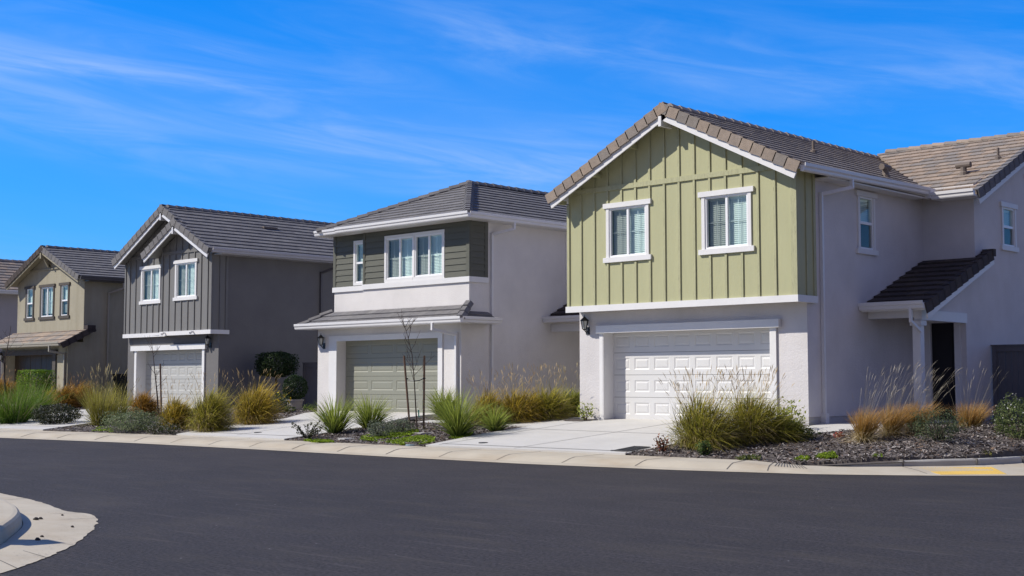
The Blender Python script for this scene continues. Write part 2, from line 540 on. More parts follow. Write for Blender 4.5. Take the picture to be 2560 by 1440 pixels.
def rake(mb, p, q, out, cols, L=.315, top=.15, drop=.19, seed=5, m=0, ext=.0):
    """barge tiles along a gable edge, p at the eave, q at the ridge"""
    rng = random.Random(seed)
    p, q, out = V(p), V(q), V(out)
    d = (q - p).normalized()
    n = out.cross(d)
    if n.z < 0: n = -n
    ln = (q - p).length + ext
    k = max(1, round(ln / L))
    for i in range(k):
        a, b = p + d * (ln * i / k), p + d * (ln * (i + 1) / k + (.025 if i < k - 1 else 0))
        def loop(o, e):
            return [o + out * x + n * (z + e) for x, z in ((-top, .02), (-top, .03), (.03, .045), (.03, -drop), (.006, -drop), (.004, .010))]
        mb.solid(loop(a, .022), loop(b, -.004), m, pick(rng, cols))
def barge(mb, p, q, out, h=.16, th=.035, low=.20, m=0):
    p, q, out = V(p), V(q), V(out)
    d = (q - p).normalized()
    n = out.cross(d)
    if n.z < 0: n = -n
    o = -n * low
    mb.solid([p + o, p + o - out * th, p + o - out * th + n * h, p + o + n * h], [q + o, q + o - out * th, q + o - out * th + n * h, q + o + n * h], m)
GUT = [(0, 0), (.08, 0), (.095, .025), (.10, .07), (.125, .10), (.13, .165), (.115, .17), (.11, .12), (0, .12)]
def gutter(mb, p, q, out, m=0):
    p, q, out = V(p), V(q), V(out)
    l = lambda o: [o + out * x + V((0, 0, z)) for x, z in GUT]
    a, b = l(p), l(q)
    mb.solid(a, b, m)
def downspout(mb, pts, out, wd=.075, th=.06, m=0):
    for a, b in zip(pts, pts[1:]):
        a, b = V(a), V(b)
        d = (b - a).normalized() * .02
        mb.beam(a - d, b + d, wd, th, out, m)
def lathe_box(): pass

def window(house, fr, u0, u1, z0, z1, style='slider', sides=(1, 1), casing='white_paint', ears=True, blind=.99, d=0.0, cw=.085, screen_side=0, label=None):
    """a window in the opening u0..u1, z0..z1 of wall fr"""
    f = MB()
    e = .04
    fr.box(f, u0, u1, z0, z0 + e, d - .07, d + .012); fr.box(f, u0, u1, z1 - e, z1, d - .07, d + .012)
    fr.box(f, u0, u0 + e, z0 + e, z1 - e, d - .07, d + .012); fr.box(f, u1 - e, u1, z0 + e, z1 - e, d - .07, d + .012)
    um, zm = (u0 + u1) / 2, (z0 + z1) / 2
    g = MB()
    if style == 'slider':
        fr.box(f, um - .028, um + .028, z0 + e, z1 - e, d - .06, d + .002)
        for a, b, k in ((u0 + e, um - .028, 1 if screen_side == 0 else 0), (um + .028, u1 - e, 0 if screen_side == 0 else 1)):
            g.face([fr.p(a, z0 + e, d - .03), fr.p(b, z0 + e, d - .03), fr.p(b, z1 - e, d - .03), fr.p(a, z1 - e, d - .03)], k)
            fr.box(f, a, a + .013, z0 + e, z1 - e, d - .045, d - .02); fr.box(f, b - .013, b, z0 + e, z1 - e, d - .045, d - .02)
            fr.box(f, a + .013, b - .013, z0 + e, z0 + e + .013, d - .045, d - .02); fr.box(f, a + .013, b - .013, z1 - e - .013, z1 - e, d - .045, d - .02)
            if style == 'slider' and (b - a) > .3:
                c = (a + b) / 2
                fr.box(f, c - .006, c + .006, z0 + e + .013, z1 - e - .013, d - .052, d - .046)
                fr.box(f, a + .013, b - .013, zm - .006, zm + .006, d - .059, d - .053)
    else:
        fr.box(f, u0 + e, u1 - e, zm - .03, zm + .03, d - .06, d + .002)
        for a, b, k in ((zm + .03, z1 - e, 0), (z0 + e, zm - .03, 1)):
            g.face([fr.p(u0 + e, a, d - .03), fr.p(u1 - e, a, d - .03), fr.p(u1 - e, b, d - .03), fr.p(u0 + e, b, d - .03)], k)
    o = f.build('window', 'white_vinyl', house, label=label)
    g.build('pane', ['glass', 'glass_screen'], o)
    if blind > 0:
        b = MB()
        bz = z1 - e - (z1 - z0 - 2 * e) * blind
        z = z1 - e - .05
        b_tilt = .0245
        fr.box(b, u0 + e, u1 - e, z1 - e - .04, z1 - e, d - .13, d - .09)
        while z > bz:
            a = [fr.p(u0 + e + .01, z + b_tilt, d - .128), fr.p(u1 - e - .01, z + b_tilt, d - .128), fr.p(u1 - e - .01, z - b_tilt, d - .090), fr.p(u0 + e + .01, z - b_tilt, d - .090)]
            b.solid(a, [p + V((0, 0, .004)) for p in a])
            z -= .043
        for k in (.2, .8):
            uc = u0 + (u1 - u0) * k
            fr.box(b, uc - .004, uc + .004, bz, z1 - e, d - .089, d - .086)
        b.build('blind', 'blind_white', o)
    c = MB()
    if ears:
        fr.box(c, u0 - cw, u0, z0, z1, d, d + .032); fr.box(c, u1, u1 + cw, z0, z1, d, d + .032)
        fr.box(c, u0 - cw - .075, u1 + cw + .075, z1, z1 + .115, d, d + .055)
        fr.box(c, u0 - cw - .075, u1 + cw + .075, z0 - .115, z0, d, d + .055)
    else:
        if sides[0]: fr.box(c, u0 - cw, u0, z0 - cw, z1 + cw, d, d + .03)
        if sides[1]: fr.box(c, u1, u1 + cw, z0 - cw, z1 + cw, d, d + .03)
        fr.box(c, u0, u1, z1, z1 + cw, d, d + .03); fr.box(c, u0, u1, z0 - cw, z0, d, d + .03)
    c.build('casing', casing, o)
    return o

def garage_door(house, fr, u0, u1, z0, z1, ncol, d, mt, long=False, label=None):
    mb = MB()
    rows = 4
    h = (z1 - z0) / rows
    for r in range(rows):
        a0, a1 = z0 + r * h + .004, z0 + (r + 1) * h - .004
        fr.box(mb, u0, u1, a0, a1, d - .05, d - .019)
        wc = (u1 - u0) / ncol
        for c in range(ncol):
            b0, b1 = u0 + c * wc, u0 + (c + 1) * wc
            iu, iz = (.07, .12)
            rings = [(0, 0, 0), (iu, iz, 0), (iu + .026, iz + .026, -.011), (iu + .036, iz + .036, -.011), (iu + .068, iz + .068, -.003)]
            lp = [[fr.p(b0 + a, a0 + b, d + k), fr.p(b1 - a, a0 + b, d + k), fr.p(b1 - a, a1 - b, d + k), fr.p(b0 + a, a1 - b, d + k)] for a, b, k in rings]
            for q0, q1 in zip(lp, lp[1:]):
                for i in range(4):
                    mb.face([q0[i], q0[(i + 1) % 4], q1[(i + 1) % 4], q1[i]])
            mb.face(lp[-1])
        for zz_ in (a0, a1):                         # top and bottom lips
            mb.face([fr.p(u0, zz_, d), fr.p(u1, zz_, d), fr.p(u1, zz_, d - .02), fr.p(u0, zz_, d - .02)])
    fr.box(mb, u0, u1, z0 - .015, z0 + .003, d - .045, d - .005, 1)
    return mb.build('garage_door', [mt, 'black_metal'], house, label=label)

def lantern(house, fr, u, z, label=None):
    """black carriage lantern: back plate, arm, tapered glazed cage, cap and finial"""
    mb = MB()
    cp = lambda a, b, dd: fr.p(u + a, z + b, dd)
    fr.box(mb, u - .055, u + .055, z - .24, z - .06, .0, .02)
    mb.tube([cp(0, -.16, .02), cp(0, -.19, .07), cp(0, -.15, .12), cp(0, -.12, .13)], .014)
    ctr = fr.p(u, 0, .13)
    def ring(r, zz_): return [ctr + fr.u * (r * math.cos(a)) + fr.n * (r * math.sin(a)) + V((0, 0, z + zz_)) for a in [math.pi / 3 * k for k in range(6)]]
    mb.solid(ring(.03, -.14), ring(.055, -.11))
    a, b = ring(.055, -.11), ring(.092, .08)
    for i in range(6): mb.beam(a[i], b[i], .012, .012, fr.n)
    mb.solid(ring(.098, .08), ring(.115, .095)); mb.solid(ring(.115, .095), ring(.05, .155)); mb.solid(ring(.05, .155), ring(.02, .185))
    mb.solid(ring(.012, .185), ring(.006, .235))
    o = mb.build('wall_lantern', 'black_metal', house, label=label)
    g = MB()
    g.solid(ring(.048, -.108), ring(.082, .079), caps=False)
    g.build('lantern_glass', 'lamp_glass', o)
    return o

def battens(mb, fr, u0, u1, zlo, ztop, pitch, m, d=0, wd=.055, th=.028, skip=(), start=0):
    u = u0 + start
    while u < u1:
        z1 = ztop(u + wd / 2) if callable(ztop) else ztop
        segs = [(zlo, z1)]
        for (a, b, c, e) in skip:
            if a < u + wd / 2 < b:
                ns = []
                for (p, q) in segs:
                    if c > p: ns.append((p, min(q, c)))
                    if e < q: ns.append((max(p, e), q))
                segs = [x for x in ns if x[1] - x[0] > .02]
        for p, q in segs: fr.box(mb, u, u + wd, p, q, d, d + th, m)
        u += pitch
def lap_siding(mb, fr, u0, u1, z0, z1, expo, m, holes=(), d=0.0):
    z = z0
    while z < z1 - .01:
        ze = min(z + expo, z1)
        zm = (z + ze) / 2
        cuts = sorted((max(h[0], u0), min(h[1], u1)) for h in holes if h[2] < zm < h[3])
        a = u0
        spans = []
        for p, q in cuts:
            if p > a: spans.append((a, p))
            a = max(a, q)
        if a < u1: spans.append((a, u1))
        for p, q in spans:
            lo = [fr.p(p, z, d + .03), fr.p(p, z, d), fr.p(p, ze, d), fr.p(p, ze, d + .010)]
            hi = [fr.p(q, z, d + .03), fr.p(q, z, d), fr.p(q, ze, d), fr.p(q, ze, d + .010)]
            mb.solid(lo, hi, m)
        z += expo
def pipe_vent(house, x, y, z, label=None):
    mb = MB()
    mb.lathe(x, y, [(.09, z - .12), (.08, z + .02), (.034, z + .05), (.034, z + .25), (.0, z + .25)], 10)
    return mb.build('vent_pipe', 'dark_vent', house)
def tee_vent(house, x, y, z, ax):
    mb = MB()
    mb.lathe(x, y, [(.12, z - .15), (.10, z + .03), (.075, z + .06), (.075, z + .16)], 10)
    a = V(ax) * .18
    mb.tube([V((x, y, z + .21)) - a, V((x, y, z + .21)) + a], .075, 10)
    return mb.build('roof_vent', 'dark_vent', house)
mat('dark_vent', (.16, .13, .11), .7, .1, 6)

# ------------------------------------------------------------------ ground heights
def lerp(T, x):
    if x <= T[0][0]: return T[0][1]
    for (a, b), (c, d) in zip(T, T[1:]):
        if x <= c: return b + (d - b) * (x - a) / (c - a)
    return T[-1][1]
EDGE = [(-120, 2.0), (-60, 11.4), (-42, 14.4), (-34.4, 15.81), (-29.4, 16.70), (-24.4, 17.06), (-19.8, 17.26), (-16.6, 17.46), (-13.5, 18.05), (-11.2, 18.82), (-9.7, 19.88), (-8.72, 20.85), (-7.4, 23), (-6.6, 27), (-6.3, 70)]
BACK = [(-120, 4), (-60, 13), (-38, 16.9), (-34.4, 17.4), (-30, 18.2), (-24.4, 18.45), (-19.8, 18.7), (-16.6, 19.0), (-13.5, 19.3), (-12, 19.5), (-11.3, 19.95), (-10.72, 20.6), (-9.91, 21.84), (-9.64, 23.0), (-9.4, 26), (-9.2, 70)]
ZB = [(-13.2, .14), (-12.2, .085), (-11.7, .11), (-10.9, .175), (-9.2, .18)]
def zy(x, y):
    b = lerp(BACK, x)
    zb = lerp(ZB, x)
    return zb + (.6 - zb) * min(1, max(0, (y - b) / max(24.2 - b, 4)))
C0 = V((0, 0, EYE))
FWD = V((-math.sin(YAW) * math.cos(PITCH), math.cos(YAW) * math.cos(PITCH), math.sin(PITCH)))
RGT = V((math.cos(YAW), math.sin(YAW), 0))
UPV = RGT.cross(FWD)
def G(u, v, zf=zy):
    """ground point seen at photo pixel u, v; returns the point and metres per pixel there"""
    d = FWD + RGT * ((u - 1280) / F_PX) + UPV * ((720 - v) / F_PX)
    z = .2
    for _ in range(60):
        p = C0 + d * ((z - EYE) / d.z)
        z = .5 * z + .5 * (zf(p.x, p.y) if callable(zf) else zf)
    p = C0 + d * ((z - EYE) / d.z)
    return p, (p - C0).dot(FWD) / F_PX

def struct(o): o['kind'] = 'structure'; return o
def sheet(name, poly, mt, zf, step=.6, lift=0.0, skirt=0.0):
    """a flat convex-or-not polygon draped on the height function in strips"""
    xs = [p[0] for p in poly]; ys = [p[1] for p in poly]
    mb = MB()
    y = min(ys)
    n = max(1, int((max(ys) - y) / step))
    hgt = (max(ys) - y) / n
    for i in range(n):
        a, b = y + i * hgt, y + (i + 1) * hgt
        c = clip(poly, lambda q: q[1] >= a - 1e-9, lambda p, q: (p[0] + (q[0] - p[0]) * (a - p[1]) / (q[1] - p[1]), a))
        if len(c) < 3: continue
        c = clip(c, lambda q: q[1] <= b + 1e-9, lambda p, q: (p[0] + (q[0] - p[0]) * (b - p[1]) / (q[1] - p[1]), b))
        if len(c) >= 3: mb.face([(q[0], q[1], zf(*q) + lift) for q in c])
    if skirt:
        for p, q in zip(poly, poly[1:] + poly[:1]):
            k = max(1, int(math.hypot(q[0] - p[0], q[1] - p[1]) / .5))
            for j in range(k):
                a = (p[0] + (q[0] - p[0]) * j / k, p[1] + (q[1] - p[1]) * j / k); b = (p[0] + (q[0] - p[0]) * (j + 1) / k, p[1] + (q[1] - p[1]) * (j + 1) / k)
                mb.face([(*a, zf(*a) + lift), (*b, zf(*b) + lift), (*b, zf(*b) + lift - skirt), (*a, zf(*a) + lift - skirt)])
    return mb

def build_ground():
    mb = MB()
    mb.face([(-900, -900, -.03), (900, -900, -.03), (900, 900, -.03), (-900, 900, -.03)])
    struct(mb.build('ground', 'ground_dry'))
    mb = MB()
    mb.face([(-140, -40, 0), (40, -40, 0), (40, 60, 0), (-140, 60, 0)])
    struct(mb.build('road', 'asphalt'))
    # soil of the yards
    mb = MB()
    xs = [-120, -90, -75] + [-60 + .6 * i for i in range(86)]
    xs = [x for x in xs if x < -9.2] + [-9.2]
    fr_ = [0, .03, .07, .12, .2, .35, .6, 1, 2, 4, 8, 14, 24, 40]
    for a, b in zip(xs, xs[1:]):
        for i in range(len(fr_) - 1):
            q = []
            for x, k in ((a, fr_[i]), (b, fr_[i]), (b, fr_[i + 1]), (a, fr_[i + 1])):
                y = lerp(BACK, x) + k
                q.append((x, y, zy(x, y) - .03))
            mb.face(q)
    struct(mb.build('yard_soil', 'soil'))
    # rolled gutter and pavement strip along the road
    mb = MB()
    rng = random.Random(4)
    xs = [-120, -90, -70, -60] + [-59 + .5 * i for i in range(98)]
    xs = [x for x in xs if x < -11.31] + [-11.3, -10.72, -10.3, -9.91, -9.64]
    ex = [(x, x + .95 * min(1, max(0, (x + 13.5) / 2.2))) for x in xs]       # back x -> edge x (fans round the corner)
    prof0 = [(0, .006), (.10, .02), (.20, .028), (.28, .062), (.36, .098), (.45, .122), (.7, .13), (1, .14)]
    prof1 = [(0, .006), (.10, .02), (.20, .02), (.28, .027), (.36, .034), (.45, .045), (.7, .06), (1, .072)]
    def st(i, k):
        xb, xe = ex[i]
        m = min(1, max(0, (xb + 13.0) / 1.3))
        f = prof0[k][0]
        z = prof0[k][1] * (1 - m) + prof1[k][1] * m
        pe, pb = V((xe, lerp(EDGE, xe), 0)), V((xb, lerp(BACK, xb), 0))
        p = pe.lerp(pb, f)
        return V((p.x, p.y, z))
    n = len(prof0)
    for i in range(len(ex) - 1):
        for k in range(n - 1): mb.face([st(i, k), st(i + 1, k), st(i + 1, k + 1), st(i, k + 1)])
    o = struct(mb.build('pavement', 'concrete_tan', smooth=True))
    # the corner ramp runs on to the right of that fan
    mb = MB()
    pe = [(-8.69, 20.86), (-8.4, 21.2), (-7.4, 23), (-6.6, 27), (-6.3, 70)]
    pb = [(-9.64, 23.0), (-9.6, 23.4), (-9.4, 26), (-9.3, 30), (-9.2, 70)]
    for i in range(4):
        mb.face([(*pe[i], .006), (*pe[i + 1], .006), (*pb[i + 1], .06), (*pb[i], .06)])
    struct(mb.build('pavement', 'concrete_tan'))
    # tooled joints across the strip
    mb = MB()
    for x in [-57 + 1.52 * i for i in range(30)] + [-12.3, -11.0]:
        j = min(range(len(ex)), key=lambda i: abs(ex[i][0] - x))
        wd = .010 if rng.random() < .7 else .018
        for k in range(2, n - 1):
            a, b = st(j, k), st(j, k + 1)
            d = V((wd, 0, 0)); up = V((0, 0, .004))
            mb.face([a - d + up, a + d + up, b + d + up, b - d + up])
    j = min(range(len(ex)), key=lambda i: abs(ex[i][0] + 11.9))
    for i in range(11):                                                            # scored grip lines at the ramp
        f_ = i * .085
        d = V((.008, .004, 0)); up = V((0, 0, .005))
        for k in (5, 6):
            a, b = (st(j, q).lerp(st(j - 1, q), f_) if f_ <= 1 else st(j - 1, q).lerp(st(j - 2, q), f_ - 1) for q in (k, k + 1))
            mb.face([a - d + up, a + d + up, b + d + up, b - d + up])
    struct(mb.build('pavement_joints', 'joint'))
    # raised kerb behind the ramp
    pts = [V((-11.75, 19.72, .06)), V((-11.3, 20.0, .06)), V((-10.72, 20.64, .06)), V((-10.3, 21.2, .06)), V((-9.91, 21.86, .06)), V((-9.72, 22.6, .06)), V((-9.62, 23.3, .06)), V((-9.4, 26, .06)), V((-9.3, 30, .06)), V((-9.2, 70, .06))]
    hs_ = [.015, .05, .10, .115, .12, .12, .12, .12, .12, .12]
    mb = MB()
    prev = None
    for i, p in enumerate(pts):
        d = (pts[min(i + 1, len(pts) - 1)] - pts[max(i - 1, 0)]).normalized()
        nrm = V((-d.y, d.x, 0))
        h = hs_[i]
        lp = [p + V((0, 0, -.03)), p + nrm * .012 + V((0, 0, h * .8)), p + nrm * .03 + V((0, 0, h)), p + nrm * .16 + V((0, 0, h + .004)), p + nrm * .16 + V((0, 0, -.05))]
        if prev: mb.solid(prev, lp, caps=(i in (1, len(pts) - 1)))
        prev = lp
    for k, t_ in ((2, .0), (3, .9), (5, .6)):
        a = pts[k].lerp(pts[k + 1], t_)
        d = (pts[k + 1] - pts[k]).normalized()
        nrm = V((-d.y, d.x, 0))
        mb.beam(a + V((0, 0, .06)) + nrm * .07, a + V((0, 0, .06)) + nrm * .07 + d * .015, .17, .137, m=1)
    struct(mb.build('kerb', ['concrete_kerb', 'joint']))
build_ground()

def driveway(poly, joints, lift=.035):
    o = sheet('driveway', poly, 'concrete', zy, .5, lift, .08).build('driveway', 'concrete')
    struct(o)
    mb = MB()
    for (a, b, wd) in joints:
        a, b = V((*a, 0)), V((*b, 0))
        d = (b - a).normalized()
        s_ = V((-d.y, d.x, 0)) * wd / 2
        k = 12
        for i in range(k):
            p, q = a.lerp(b, i / k), a.lerp(b, (i + 1) / k)
            mb.face([(c.x, c.y, zy(c.x, c.y) + lift + .004) for c in (p - s_, q - s_, q + s_, p + s_)])
    if joints: struct(mb.build('driveway_joints', 'joint'))
BKL = lambda x: lerp(BACK, x)
driveway([(-20.55, BKL(-20.55)), (-18, BKL(-18)), (-15.5, BKL(-15.5)), (-15.35, 24.3), (-20.2, 24.3), (-20.95, 22.9), (-20.95, 22.2), (-20.9, 20.6)],
         [((-20.35, 18.95), (-15.4, 19.35), .03), ((-18.2, 18.9), (-17.75, 24.2), .02), ((-20.3, 18.8), (-20.3, 23.9), .02), ((-20.85, 21.8), (-15.45, 21.8), .02)])
driveway([(-29.55, BKL(-29.55)), (-27, BKL(-27)), (-25.2, BKL(-25.2)), (-25.4, 21), (-26.35, 23.2), (-26.3, 25.05), (-31.3, 25.05), (-31.3, 23.6), (-30.3, 22.2), (-30.15, 20)],
         [((-29.6, 18.75), (-25.3, 18.9), .03), ((-27.4, 18.6), (-28.6, 24.9), .02), ((-30.2, 21.9), (-25.7, 21.9), .02)])
driveway([(-41.3, BKL(-41.3)), (-38, BKL(-38)), (-35.0, BKL(-35.0)), (-35.8, 19.3), (-37.6, 22.5), (-38.2, 25.1), (-42.6, 25.1), (-42.6, 22), (-41.5, 19)],
         [((-41.2, 17.2), (-35.2, 18.0), .02), ((-38.3, 17.2), (-40.2, 25), .02)])
driveway([(-52.5, BKL(-52.5)), (-47.5, BKL(-47.5)), (-49, 22), (-49, 25.6), (-54.4, 25.6), (-54.4, 22)], [])
def path(poly, lift=.03):
    struct(sheet('path', poly, 'concrete', zy, .5, lift, .07).build('path', 'concrete'))
path([(-25.3, 22.2), (-20.951, 22.45), (-20.951, 22.9), (-20.85, 23.0), (-22, 25.2), (-22.4, 22.95), (-25.3, 22.8)][:0] or [(-25.0, 22.35), (-20.955, 22.40), (-20.955, 22.9), (-25.0, 22.85)])
path([(-20.95, 22.95), (-20.3, 24.2), (-21.75, 25.2), (-22.3, 22.91)])
path([(-15.345, 22.75), (-13.75, 22.72), (-12.95, 23.8), (-12.95, 28.6), (-14.45, 28.6), (-14.45, 23.75), (-15.345, 23.7)])
# ------------------------------------------------------------------ the pale green and white house
def house_green():
    H = thing('house', (-17.6, 28, .55), 'two-storey house clad in pale green boards over a white garage door', 'house', 'houses along the street')
    WM = ['stucco_white', 'dark_room', 'foundation']
    lo, up, sd = Fr('front', 23.9), Fr('front', 23.45), Fr('side', -14.5)
    ws = Fr('side', -13.22)
    mb = MB()
    wall(mb, lo, -20.8, -14.5, .74, 3.2, [(-20.04, -15.38, .45, 2.72, .36)])
    mb.face([lo.p(-20.8, .45), lo.p(-20.04, .45), lo.p(-20.04, .74), lo.p(-20.8, .74)]); mb.face([lo.p(-15.38, .45), lo.p(-14.5, .45), lo.p(-14.5, .74), lo.p(-15.38, .74)])
    w3 = (26.14, 26.74, 4.46, 5.64)
    wall(mb, sd, 23.9, 29.16, .77, 6.1, [w3])
    mb.face([sd.p(23.9, .45, -.02), sd.p(29.16, .45, -.02), sd.p(29.16, .77, -.02), sd.p(23.9, .77, -.02)], 2)
    wall(mb, Fr('front', 29.16), -14.5, -13.22, 3.0, 6.1)
    w4 = (30.72, 31.36, 4.78, 5.72)
    wall(mb, ws, 29.16, 37, 4.0, 6.1, [w4]); wall(mb, ws, 28.6, 37, .77, 3.06)
    mb.face([ws.p(28.6, .45, -.02), ws.p(37, .45, -.02), ws.p(37, .77, -.02), ws.p(28.6, .77, -.02)], 2)
    mb.face([ws.p(26.45, 3.06), ws.p(29.16, 3.06), ws.p(29.16, 4.32), ws.p(26.45, 3.10)])
    mb.face([ws.p(29.16, 3.06), ws.p(37, 3.06), ws.p(37, 4.0), ws.p(29.16, 4.0)])
    mb.face([ws.p(29.16, 6.1), ws.p(36.9, 6.1), ws.p(33.0, 7.75)])
    wall(mb, Fr('front', 28.6), -14.5, -13.22, .5, 3.2, [(-14.08, -13.5, .62, 2.86, .12)])
    wall(mb, Fr('left', -20.8), 23.9, 37, .45, 6.1); wall(mb, Fr('back', 37), -20.8, -13.22, .45, 6.1)
    mb.face([(-20.8, 37, 6.1), (-14.4, 37, 6.1), (-17.6, 37, 7.6)])
    mb.face([(-20.8, 23.46, 3.2), (-14.46, 23.46, 3.2), (-14.5, 23.9, 3.2), (-20.8, 23.9, 3.2)])
    mb.build('wall', WM, H)
    # board and batten box
    w1, w2 = (-19.47, -18.38, 4.395, 5.555), (-16.74, -15.62, 4.395, 5.555)
    mb = MB()
    x0, x1, xr = -20.75, -14.45, -17.6
    zg = lambda x: 7.53 - .495 * abs(x - xr)
    wall(mb, up, x0, x1, 3.2, 5.6, [w1, w2])
    mb.face([up.p(x0, 5.6), up.p(x1, 5.6), up.p(x1, zg(x1)), up.p(xr, zg(xr)), up.p(x0, zg(x0))])
    bs = Fr('side', -14.45)
    wall(mb, bs, 23.45, 24.18, 3.2, 6.0)
    mb.face([bs.p(24.18, 3.2, 0), bs.p(24.18, 6.0, 0), bs.p(24.18, 6.0, -.06), bs.p(24.18, 3.2, -.06)])
    wall(mb, Fr('left', x0), 23.45, 24.18, 3.2, 6.0)
    mb.build('board_cladding', ['green_paint', 'dark_room'], H)
    mb = MB()
    sk = [(a - .17, b + .17, c - .12, e + .12) for a, b, c, e in (w1, w2)]
    sk.append((-99, 99, 5.97, 6.085))
    battens(mb, up, x0 + .02, x1 - .05, 3.3, zg, .4145, 0, skip=sk, start=.36)
    up.box(mb, x0 - .03, x0 + .045, 3.3, 5.75, 0, .03); up.box(mb, x1 - .06, x1 + .026, 3.3, 5.75, 0, .03)
    up.box(mb, x0 + .06, x1 - .28, 5.97, 6.085, 0, .036)
    bs.box(mb, 23.452, 23.50, 3.3, 5.9, 0, .025); bs.box(mb, 23.80, 23.85, 3.3, 5.9, 0, .025); bs.box(mb, 24.09, 24.18, 3.3, 5.9, 0, .025)
    mb.build('batten', 'green_wood', H)
    mb = MB()
    up.box(mb, x0 - .06, x1 + .045, 3.155, 3.30, -.02, .05); bs.box(mb, 23.47, 24.19, 3.155, 3.30, -.02, .046)
    mb.build('trim_band', 'white_paint', H)
    for k in (w1, w2): window(H, up, *k, style='slider', blind=.99)
    window(H, sd, *w3, style='hung', blind=.45); window(H, ws, *w4, style='hung', blind=.5)
    # garage
    mb = MB()
    lo.box(mb, -20.14, -20.04, .6, 2.68, .001, .045); lo.box(mb, -15.38, -15.24, .6, 2.68, .001, .045)
    lo.box(mb, -20.042, -20.02, .6, 2.68, -.36, .04); lo.box(mb, -15.40, -15.38, .6, 2.68, -.36, .04)
    lo.box(mb, -20.19, -15.13, 2.66, 2.835, .001, .11)
    mb.build('garage_surround', 'white_paint', H)
    garage_door(H, lo, -20.03, -15.36, .615, 2.72, 8, -.33, 'door_white')
    lantern(H, lo, -20.53, 2.88)
    # roof
    zr, sl = 7.66, .495
    mb = MB()
    ex_, yr = 3.5, 33.0
    zE = zr - sl * ex_
    tv = V((-ex_, 0, sl * ex_)); tl = tv.length
    tiles(mb, (xr + ex_, 0, zE), (0, 1, 0), tv, [(23.08, 0), (28.78, 0), (33.0, tl), (23.08, tl)], BRN, seed=11, step=.037)
    tiles(mb, (xr - ex_, 0, zE), (0, 1, 0), (ex_, 0, sl * ex_), [(23.08, 0), (37.3, 0), (37.3, tl), (23.08, tl)], BRN, seed=12)
    tiles(mb, (xr + ex_, 0, zE), (0, 1, 0), tv, [(33.0, tl - .02), (37.3, tl * .0 + .6), (37.3, tl)], BRN, seed=13)
    ze2, s2 = 5.86, .468
    t2 = V((0, 4.2, 4.2 * s2)); t2l = t2.length
    tiles(mb, (0, 28.78, ze2), (1, 0, 0), t2, [(-14.12, 0), (-12.98, 0), (-12.98, t2l), (-17.7, t2l)], TAN, seed=14, step=.034, dm=0)
    t3 = V((0, -4.2, 4.2 * s2))
    tiles(mb, (0, 37.2, ze2), (1, 0, 0), t3, [(-14.1, 0), (-12.98, 0), (-12.98, t2l), (-17.6, t2l)], TAN, seed=15)
    roof = mb.build('roof', ['tile_tan', 'white_paint'], H)
    mb = MB()
    caps(mb, (xr, 23.3, zr), (xr, 33.2, zr), BRN, seed=21)
    mb.build('ridge_tiles', ['tile_tan'], roof); mb = MB()
    caps(mb, (-17.4, 32.98, 7.83), (-12.95, 32.98, 7.83), TAN, seed=22)
    mb.build('ridge_tiles', ['tile_tan'], roof)
    mb = MB()
    rake(mb, (xr + ex_, 23.05, zE), (xr + .02, 23.05, zr), (0, -1, 0), TAN, seed=31, ext=.10)
    mb.build('barge_tiles', 'tile_tan', roof)
    mb = MB()
    rake(mb, (xr - ex_, 23.046, zE), (xr - .02, 23.046, zr), (0, -1, 0), TAN, seed=32, ext=.10)
    mb.build('barge_tiles', 'tile_tan', roof)
    mb = MB()
    rake(mb, (-12.95, 28.78, ze2), (-12.95, 32.98, ze2 + 4.2 * s2), (1, 0, 0), DRKG, seed=33)
    mb.build('barge_tiles', 'tile_tan', roof)
    mb = MB()
    barge(mb, (xr + ex_ - .02, 23.06, zE), (xr, 23.06, zr), (0, -1, 0), h=.15, low=.30)
    mb.build('bargeboard', 'white_paint', roof)
    mb = MB()
    barge(mb, (xr - ex_ + .02, 23.06, zE), (xr, 23.06, zr), (0, -1, 0), h=.15, low=.30)
    mb.build('bargeboard', 'white_paint', roof)
    mb = MB()
    barge(mb, (-12.96, 28.8, ze2), (-12.96, 32.98, ze2 + 4.2 * s2), (1, 0, 0), h=.15, low=.30)
    mb.build('bargeboard', 'white_paint', roof)
    mb = MB()
    mb.box(xr - .09, xr - .01, 23.02, 23.5, 7.20, 7.43)
    mb.build('ridge_beam', 'white_paint', roof)
    mb = MB(); ws.box(mb, 32.05, 32.9, 6.52, 6.66, 0, .03)
    mb.build('gable_trim', 'white_paint', H)
    mb = MB()                                                                      # green soffit under the left overhang
    for k in range(3):
        xx = xr - 3.3 + 1.1 * k
        mb.box(xx, xx + .09, 23.1, 23.45, zr - sl * (xr - xx) - .26, zr - sl * (xr - xx) - .17)
        mb.build('outrigger', 'green_paint', roof); mb = MB()
    mb = MB()
    gutter(mb, (-14.12, 23.1, 5.80), (-14.12, 28.58, 5.87), (1, 0, 0)); gutter(mb, (-14.00, 28.70, 5.755), (-12.97, 28.70, 5.755), (0, -1, 0)); mb.box(-14.2, -14.0, 28.575, 28.85, 5.80, 6.03)
    mb.box(-14.5, -14.13, 24.2, 28.57, 5.79, 5.82); mb.box(-13.999, -12.98, 28.704, 29.158, 5.757, 5.80)
    mb.build('gutter', 'white_metal', H)
    mb = MB()
    downspout(mb, [(-14.05, 25.05, 5.82), (-14.05, 25.05, 5.68)], (0, 1, 0)); downspout(mb, [(-14.05, 25.05, 5.66), (-14.44, 24.5, 5.50)], (0, 1, 0)); downspout(mb, [(-14.455, 24.46, 5.52), (-14.455, 24.46, .82)], (0, 1, 0))
    mb.box(-14.52, -14.39, 24.40, 24.53, .6, .84)
    mb.build('downspout', 'white_metal', H)
    pipe_vent(H, -15.9, 26.6, zr - sl * 1.7 + .05); tee_vent(H, -14.9, 28.15, zr - sl * 2.7 + .03, (0, 1, 0))
